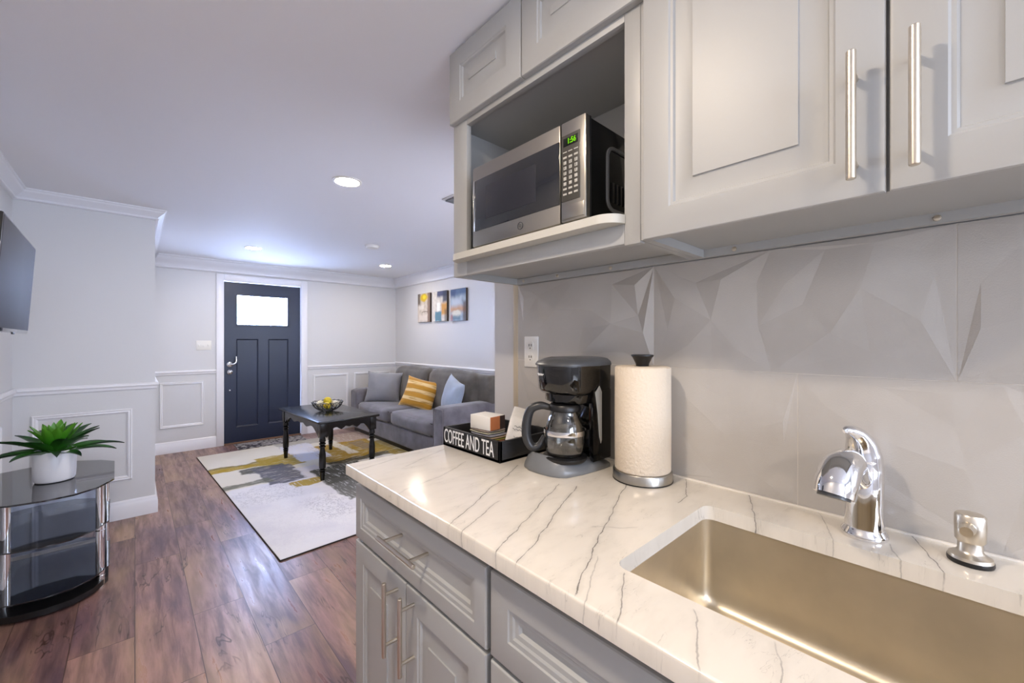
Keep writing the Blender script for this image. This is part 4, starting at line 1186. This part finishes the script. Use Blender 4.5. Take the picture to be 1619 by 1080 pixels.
for x, y in ((-.46, 3.5), (-.16, 3.45), (-.33, 2.95)): obj('foot_pad', cyl(bmesh.new(), (x, y, .0003), (x, y, .0118), .02, 12), MAT['black'], gs)
for x, y, r in ((-.135, 3.055, .017), (-.450, 3.04, .017), (-.125, 3.44, .012), (-.52, 3.52, .012)):
    bm = bmesh.new(); lathe(bm, [(r, .0005), (r, .5515)], (x, y), 24)
    for z in (.30, .325, .062, .087): lathe(bm, [(r + .003, z), (r + .004, z + .002), (r + .003, z + .004)], (x, y), 20, False, False)
    obj('leg', bm, MAT['chrome'], gs)
obj('back_panel', B(-.50, -.155, 3.50, 3.506, .11, .515), MAT['smoke'], gs, smooth=False)

# plant
pp = (-.312, 3.235); pz = .5605
pl = thing('potted_agave', 'green artificial agave in a white pot on the glass stand', 'potted plant', (*pp, pz))
bm = bmesh.new(); lathe(bm, [(.062, pz), (.072, pz + .004), (.077, pz + .014), (.079, pz + .05), (.081, pz + .158), (.079, pz + .161), (.076, pz + .158), (.075, pz + .135), (.002, pz + .133)], pp, 48); obj('pot', bm, MAT['porcelain'], pl)
bm = bmesh.new(); lathe(bm, [(.0745, pz + .1335), (.05, pz + .146), (.002, pz + .156)], pp, 32, False, True); obj('moss', bm, MAT['soil'], pl)


def leaf(az, el, L_, W_, droop, mat, lift=0.0, seed=0):
    bm = bmesh.new(); uv = bm.loops.layers.uv.new('UVMap'); rows = []; nseg = 12
    d = Vector((math.cos(az), math.sin(az), 0)); side = Vector((-math.sin(az), math.cos(az), 0)); p = Vector((*pp, pz + .135 + lift)) + d * .012
    e = el
    for i in range(nseg + 1):
        t = i / nseg
        tang = d * math.cos(e) + Vector((0, 0, math.sin(e))); up = -d * math.sin(e) + Vector((0, 0, math.cos(e)))
        w_ = W_ * (0.42 + 1.9 * t * (1 - t) ** .55 * 1.0) * (1 - t ** 5) if t < 1 else 0.0008
        w_ = W_ * max(.02, (math.sin(PI * (0.18 + .82 * t)) ** .75)) if t < 1 else .0006
        cup = w_ * .35
        rows.append([p + side * (s * w_) + up * (abs(s) ** 1.5 * cup - (0 if s else 0)) for s in (-1, -.5, 0, .5, 1)] + [p + side * (s * w_) + up * (abs(s) ** 1.5 * cup - .0035 * (1 - abs(s))) for s in (.5, 0, -.5)])
        p = p + tang * (L_ / nseg); e -= droop / nseg * (0.4 + 1.2 * t)
    V = [[bm.verts.new(q) for q in r] for r in rows]
    for i in range(nseg):
        m_ = len(V[0])
        for j in range(m_):
            f = bm.faces.new((V[i][j], V[i][(j + 1) % m_], V[i + 1][(j + 1) % m_], V[i + 1][j]))
            for lp, tv_ in zip(f.loops, (i, i, i + 1, i + 1)): lp[uv].uv = (j / m_, tv_ / nseg)
    bm.faces.new(V[-1]); bm.faces.new(V[0][::-1])
    return obj('leaf', bm, mat, pl, ang=70)


rl = random.Random(11)
for i in range(12): leaf(i * 2 * PI / 12 + rl.uniform(-.12, .12), rl.uniform(.20, .42), rl.uniform(.22, .265), .028, rl.uniform(.5, 1.0), MAT['leaf'])
for i in range(11): leaf(i * 2 * PI / 11 + .3 + rl.uniform(-.12, .12), rl.uniform(.55, .75), rl.uniform(.20, .24), .029, rl.uniform(.3, .7), MAT['leaf'], .01)
for i in range(9): leaf(i * 2 * PI / 9 + .1 + rl.uniform(-.1, .1), rl.uniform(.9, 1.1), rl.uniform(.15, .185), .027, rl.uniform(-.1, .35), MAT['leafnew'], .02)
for i in range(5): leaf(i * 2 * PI / 5 + .5, 1.3, .14, .022, -.15, MAT['leafnew'], .03)

# ------------------------------------------------------------------ rug and mat
ru = thing('area_rug', 'abstract white, gold and grey area rug under the coffee table', 'rug', (.628, 2.687, 0), math.radians(2.38))
bm = B(0, 2.10, 0, 2.99, .0008, .0105, .002); obj('pile', bm, MAT['rug'], ru, local=True)
bm = bmesh.new(); box(bm, -.004, .002, -.004, 2.994, .0006, .008); box(bm, -.004, 2.104, -.004, .002, .0006, .008); box(bm, 2.098, 2.104, -.004, 2.994, .0006, .008); box(bm, -.004, 2.104, 2.988, 2.994, .0006, .008)
obj('binding', bm, MAT['rugedge'], ru, local=True)
tag(obj('door_mat', B(.90, 1.66, 5.745, 6.075, .0006, .008, .002), MAT['mat']), 'small grey patterned door mat in front of the navy door', 'door mat')

# ------------------------------------------------------------------ coffee table
ct = thing('coffee_table', 'black wooden coffee table with turned legs and scalloped apron', 'coffee table', (1.485, 4.475, .0105), math.radians(3.0))
TW, TL, TT = .60, 1.15, .560 - .0105
bm = bmesh.new(); extrude(bm, [(p.x, p.y) for p in rrect(-TW / 2, TW / 2, -TL / 2, TL / 2, .02, 4)], TT - .022, TT, .006); obj('table_top', bm, MAT['blackwood'], ct, local=True, ang=50)
lx, ly = TW / 2 - .058, TL / 2 - .062
for sx in (-1, 1):
    for sy in (-1, 1):
        bm = bmesh.new(); x, y = sx * lx, sy * ly
        box(bm, x - .031, x + .031, y - .031, y + .031, TT - .15, TT - .0225, .003)
        lathe(bm, [(.018, .0004), (.019, .02), (.023, .075), (.027, .08), (.018, .086), (.027, .092), (.027, .10), (.018, .106), (.028, .114), (.030, .16), (.0285, .24), (.019, .300), (.028, .306), (.028, .316), (.018, .324), (.028, .332), (.029, .342), (.018, .350), (.028, .358), (.028, .370), (.024, TT - .149)], (x, y), 24)
        obj('leg', bm, MAT['blackwood'], ct, local=True, ang=30)
def apron(p0, p1, nrm):
    bm = bmesh.new(); p0 = Vector(p0); p1 = Vector(p1); nrm = Vector(nrm) * .009; N_ = 60; top = []; bot = []
    L_ = (p1 - p0).length
    for i in range(N_ + 1):
        t = i / N_; s = abs(t - .5) * 2
        dep = .052 + .085 * max(0, (s - .66) / .34) ** 1.4 + .026 * max(0, 1 - abs(s - .36) / .17) ** .7 + .010 * max(0, 1 - s / .14) ** .8
        q = p0.lerp(p1, t); top.append(q + Vector((0, 0, TT - .0225))); bot.append(q + Vector((0, 0, TT - .0225 - dep)))
    loft(bm, [[a + nrm for a in top], [a + nrm for a in bot], [a - nrm for a in bot], [a - nrm for a in top], [a + nrm for a in top]], False, False, closed=False)
    obj('apron', bm, MAT['blackwood'], ct, local=True, ang=30)
for s in (-1, 1):
    apron((s * (lx + .015), -ly + .031, 0), (s * (lx + .015), ly - .031, 0), (1, 0, 0)); apron((-lx + .031, s * (ly + .015), 0), (lx - .031, s * (ly + .015), 0), (0, 1, 0))

# bowl + decorative balls
bw = (1.490, 4.475); bz = .5606
bo = thing('wire_bowl', 'black wire bowl on the coffee table', 'bowl', (*bw, bz))
bm = bmesh.new(); lathe(bm, [(.052, bz), (.056, bz + .003), (.052, bz + .006), (.046, bz + .003)], bw, 32, False, False); obj('foot_ring', bm, MAT['black'], bo)
bm = bmesh.new(); pr = [(.050, .004), (.085, .014), (.115, .034), (.138, .062), (.150, .092)]
def wave_r(a): return .150 + .004 * math.sin(9 * a)
sweep(bm, [(bw[0] + wave_r(a * 2 * PI / 72) * math.cos(a * 2 * PI / 72), bw[1] + wave_r(a * 2 * PI / 72) * math.sin(a * 2 * PI / 72), bz + .094 + .004 * math.sin(18 * a * 2 * PI / 72)) for a in range(73)], .0035, 8); obj('rim', bm, MAT['black'], bo)
bm = bmesh.new()
for i in range(18):
    for tw in (.28, -.28):
        sweep(bm, [(bw[0] + r * math.cos(i * PI / 9 + tw * z / .092), bw[1] + r * math.sin(i * PI / 9 + tw * z / .092), bz + z) for r, z in pr], .0028, 6)
for r, z in pr[1:3]: sweep(bm, [(bw[0] + r * math.cos(a * PI / 18), bw[1] + r * math.sin(a * PI / 18), bz + z) for a in range(37)], .0022, 6)
obj('wire_basket', bm, MAT['black'], bo)
bc_ = [('#d6bf2a', 'yellow decorative ball at the centre top of the bowl', 0, 0, .105, .040), ('#d9d2b8', 'cream decorative ball at the left of the bowl', -.062, .040, .075, .036), ('#cfc9b4', 'off-white decorative ball at the right of the bowl', .062, -.052, .073, .036),
       ('#c9ae24', 'mustard decorative ball at the front of the bowl', -.030, -.068, .066, .034), ('#b8b08c', 'beige decorative ball at the back of the bowl', .050, .060, .071, .034), ('#8f9448', 'olive decorative ball low in the middle of the bowl', 0.005, 0.003, .038, .0285)]
for cc, lb, dx, dy, dz, r in bc_:
    bm = bmesh.new(); bmesh.ops.create_icosphere(bm, subdivisions=3, radius=r, matrix=Matrix.Translation((bw[0] + dx, bw[1] + dy, bz + dz)))
    tag(obj('decorative_ball', bm, M_('ball ' + cc, cc, .6, bump=(60, .5), var=(30, .3))), lb, 'decorative ball', 'decorative balls in the wire bowl')

# ------------------------------------------------------------------ sofa
sf = thing('sofa', 'grey two-cushion sofa with square arms against the right wall', 'sofa', (2.68, 4.70, 0))
SF = 2.30; SB = 3.06; sy0, sy1 = 3.50, 5.92; aw = .215
obj('frame', B(SF + .012, SB, sy0 + .03, sy1 - .03, .055, .265, .02, 3), MAT['sofa'], sf)
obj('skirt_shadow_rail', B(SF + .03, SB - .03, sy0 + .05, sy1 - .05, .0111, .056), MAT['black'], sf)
for y0, y1 in ((sy0, sy0 + aw), (sy1 - aw, sy1)):
    bm = bmesh.new(); cushion(bm, ((SF + SB) / 2 - .005, (y0 + y1) / 2, (.055 + .610) / 2), (SB - SF, y1 - y0, .555), .045, .015, 12); ar = obj('arm', bm, MAT['sofa'], sf, ang=80)
    pb = bmesh.new(); rp = rrect(y0 + .022, y1 - .022, .085, .588, .03, 5); sweep(pb, [(SF - .004, p.x, p.y) for p in rp] + [(SF - .004, rp[0].x, rp[0].y)], .005, 6); obj('piping', pb, MAT['sofa'], ar)
mid = 4.72
for y0, y1 in ((sy0 + aw, mid), (mid, sy1 - aw)):
    bm = bmesh.new(); cushion(bm, ((SF + 2.86) / 2, (y0 + y1) / 2, .350), (2.86 - SF, y1 - y0 - .008, .175), .05, .10, 14, axes=(1, 0, 1)); sc_ = obj('seat_cushion', bm, MAT['sofa'], sf, ang=80)
    pb = bmesh.new(); a, b = y0 + .03, y1 - .03
    sweep(pb, [(SF + .012, a + (b - a) * i / 12, .413 + .004 * math.sin(PI * i / 12)) for i in range(13)], .005, 6); sweep(pb, [(SF + .012, a + (b - a) * i / 12, .286) for i in range(13)], .005, 6); obj('piping', pb, MAT['piping'], sc_)
obj('back_frame', B(2.895, SB, sy0 + .01, 5.62, .25, .905, .05, 4), MAT['sofadark'], sf)
for y0, y1, zz in ((sy0 + aw - .01, mid - .02, 0), (mid - .02, 5.63, 0)):
    M = Matrix.Translation((2.885, (y0 + y1) / 2, .665)) @ Matrix.Rotation(math.radians(9), 4, 'Y')
    bm = bmesh.new(); cushion(bm, (0, 0, 0), (.19, y1 - y0 - .006, .50), .085, .14, 14, M=M, axes=(1, 0, 1)); obj('back_cushion', bm, MAT['sofadark'], sf, ang=80)


def pillow(name, label, cat, loc, yaw, pitch, roll, W_, H_, T_, mat, seed):
    M = Matrix.Translation(loc) @ Matrix.Rotation(yaw, 4, 'Z') @ Matrix.Rotation(pitch, 4, 'X') @ Matrix.Rotation(roll, 4, 'Y')
    bm = pillow_bm(W_, H_, T_, seed=seed)
    o = obj(name, bm, mat, local=True, ang=80); o.matrix_basis = M; WM[o.name] = M
    return tag(o, label, cat)


# pillow front faces local -Y; yaw turns it
pillow('throw_pillow', 'plain grey square throw pillow at the far end of the sofa', 'pillow', (2.585, 5.47, .640), math.radians(-42), math.radians(-14), math.radians(3), .50, .44, .17, MAT['pilgrey'], 1)
pillow('throw_pillow', 'yellow and cream striped throw pillow in the middle of the sofa', 'pillow', (2.645, 4.58, .625), math.radians(-52), math.radians(-22), math.radians(12), .46, .40, .16, MAT['pilyel'], 2)
pillow('throw_pillow', 'pale blue throw pillow standing against the near sofa arm', 'pillow', (2.655, 3.87, .665), math.radians(-100), math.radians(-12), math.radians(14), .42, .42, .17, MAT['pilblue'], 3)

# ------------------------------------------------------------------ canvases
for i, (ya, yb, zt, zb_, lb) in enumerate(((5.375, 5.035, 1.982, 1.567, 'narrow canvas with a yellow sun, farthest of the three above the sofa'), (4.955, 4.610, 1.978, 1.563, 'canvas with navy and gold blocks, middle of the three above the sofa'), (4.525, 4.180, 1.972, 1.555, 'canvas with blue sky over orange, nearest of the three above the sofa'))):
    t = thing('canvas_painting', lb, 'painting', (RX, (ya + yb) / 2, zb_), group='abstract canvases above the sofa')
    obj('stretcher', B(RX - .028, RX - .0005, yb, ya, zb_, zt, .001), MAT['canvas_edge'], t)
    bm = bmesh.new(); uv = bm.loops.layers.uv.new('UVMap')
    vs = [bm.verts.new((RX - .0288, y, z)) for y, z in ((ya - .002, zb_ + .002), (yb + .002, zb_ + .002), (yb + .002, zt - .002), (ya - .002, zt - .002))]
    vb = [bm.verts.new((RX - .0279, v.co.y, v.co.z)) for v in vs]
    f = bm.faces.new(vs)
    for lp, u_ in zip(f.loops, ((0, 0), (1, 0), (1, 1), (0, 1))): lp[uv].uv = u_
    for a in range(4): bm.faces.new((vs[a], vb[a], vb[(a + 1) % 4], vs[(a + 1) % 4]))
    obj('painted_front', bm, MAT['art%d' % i], t, smooth=False)
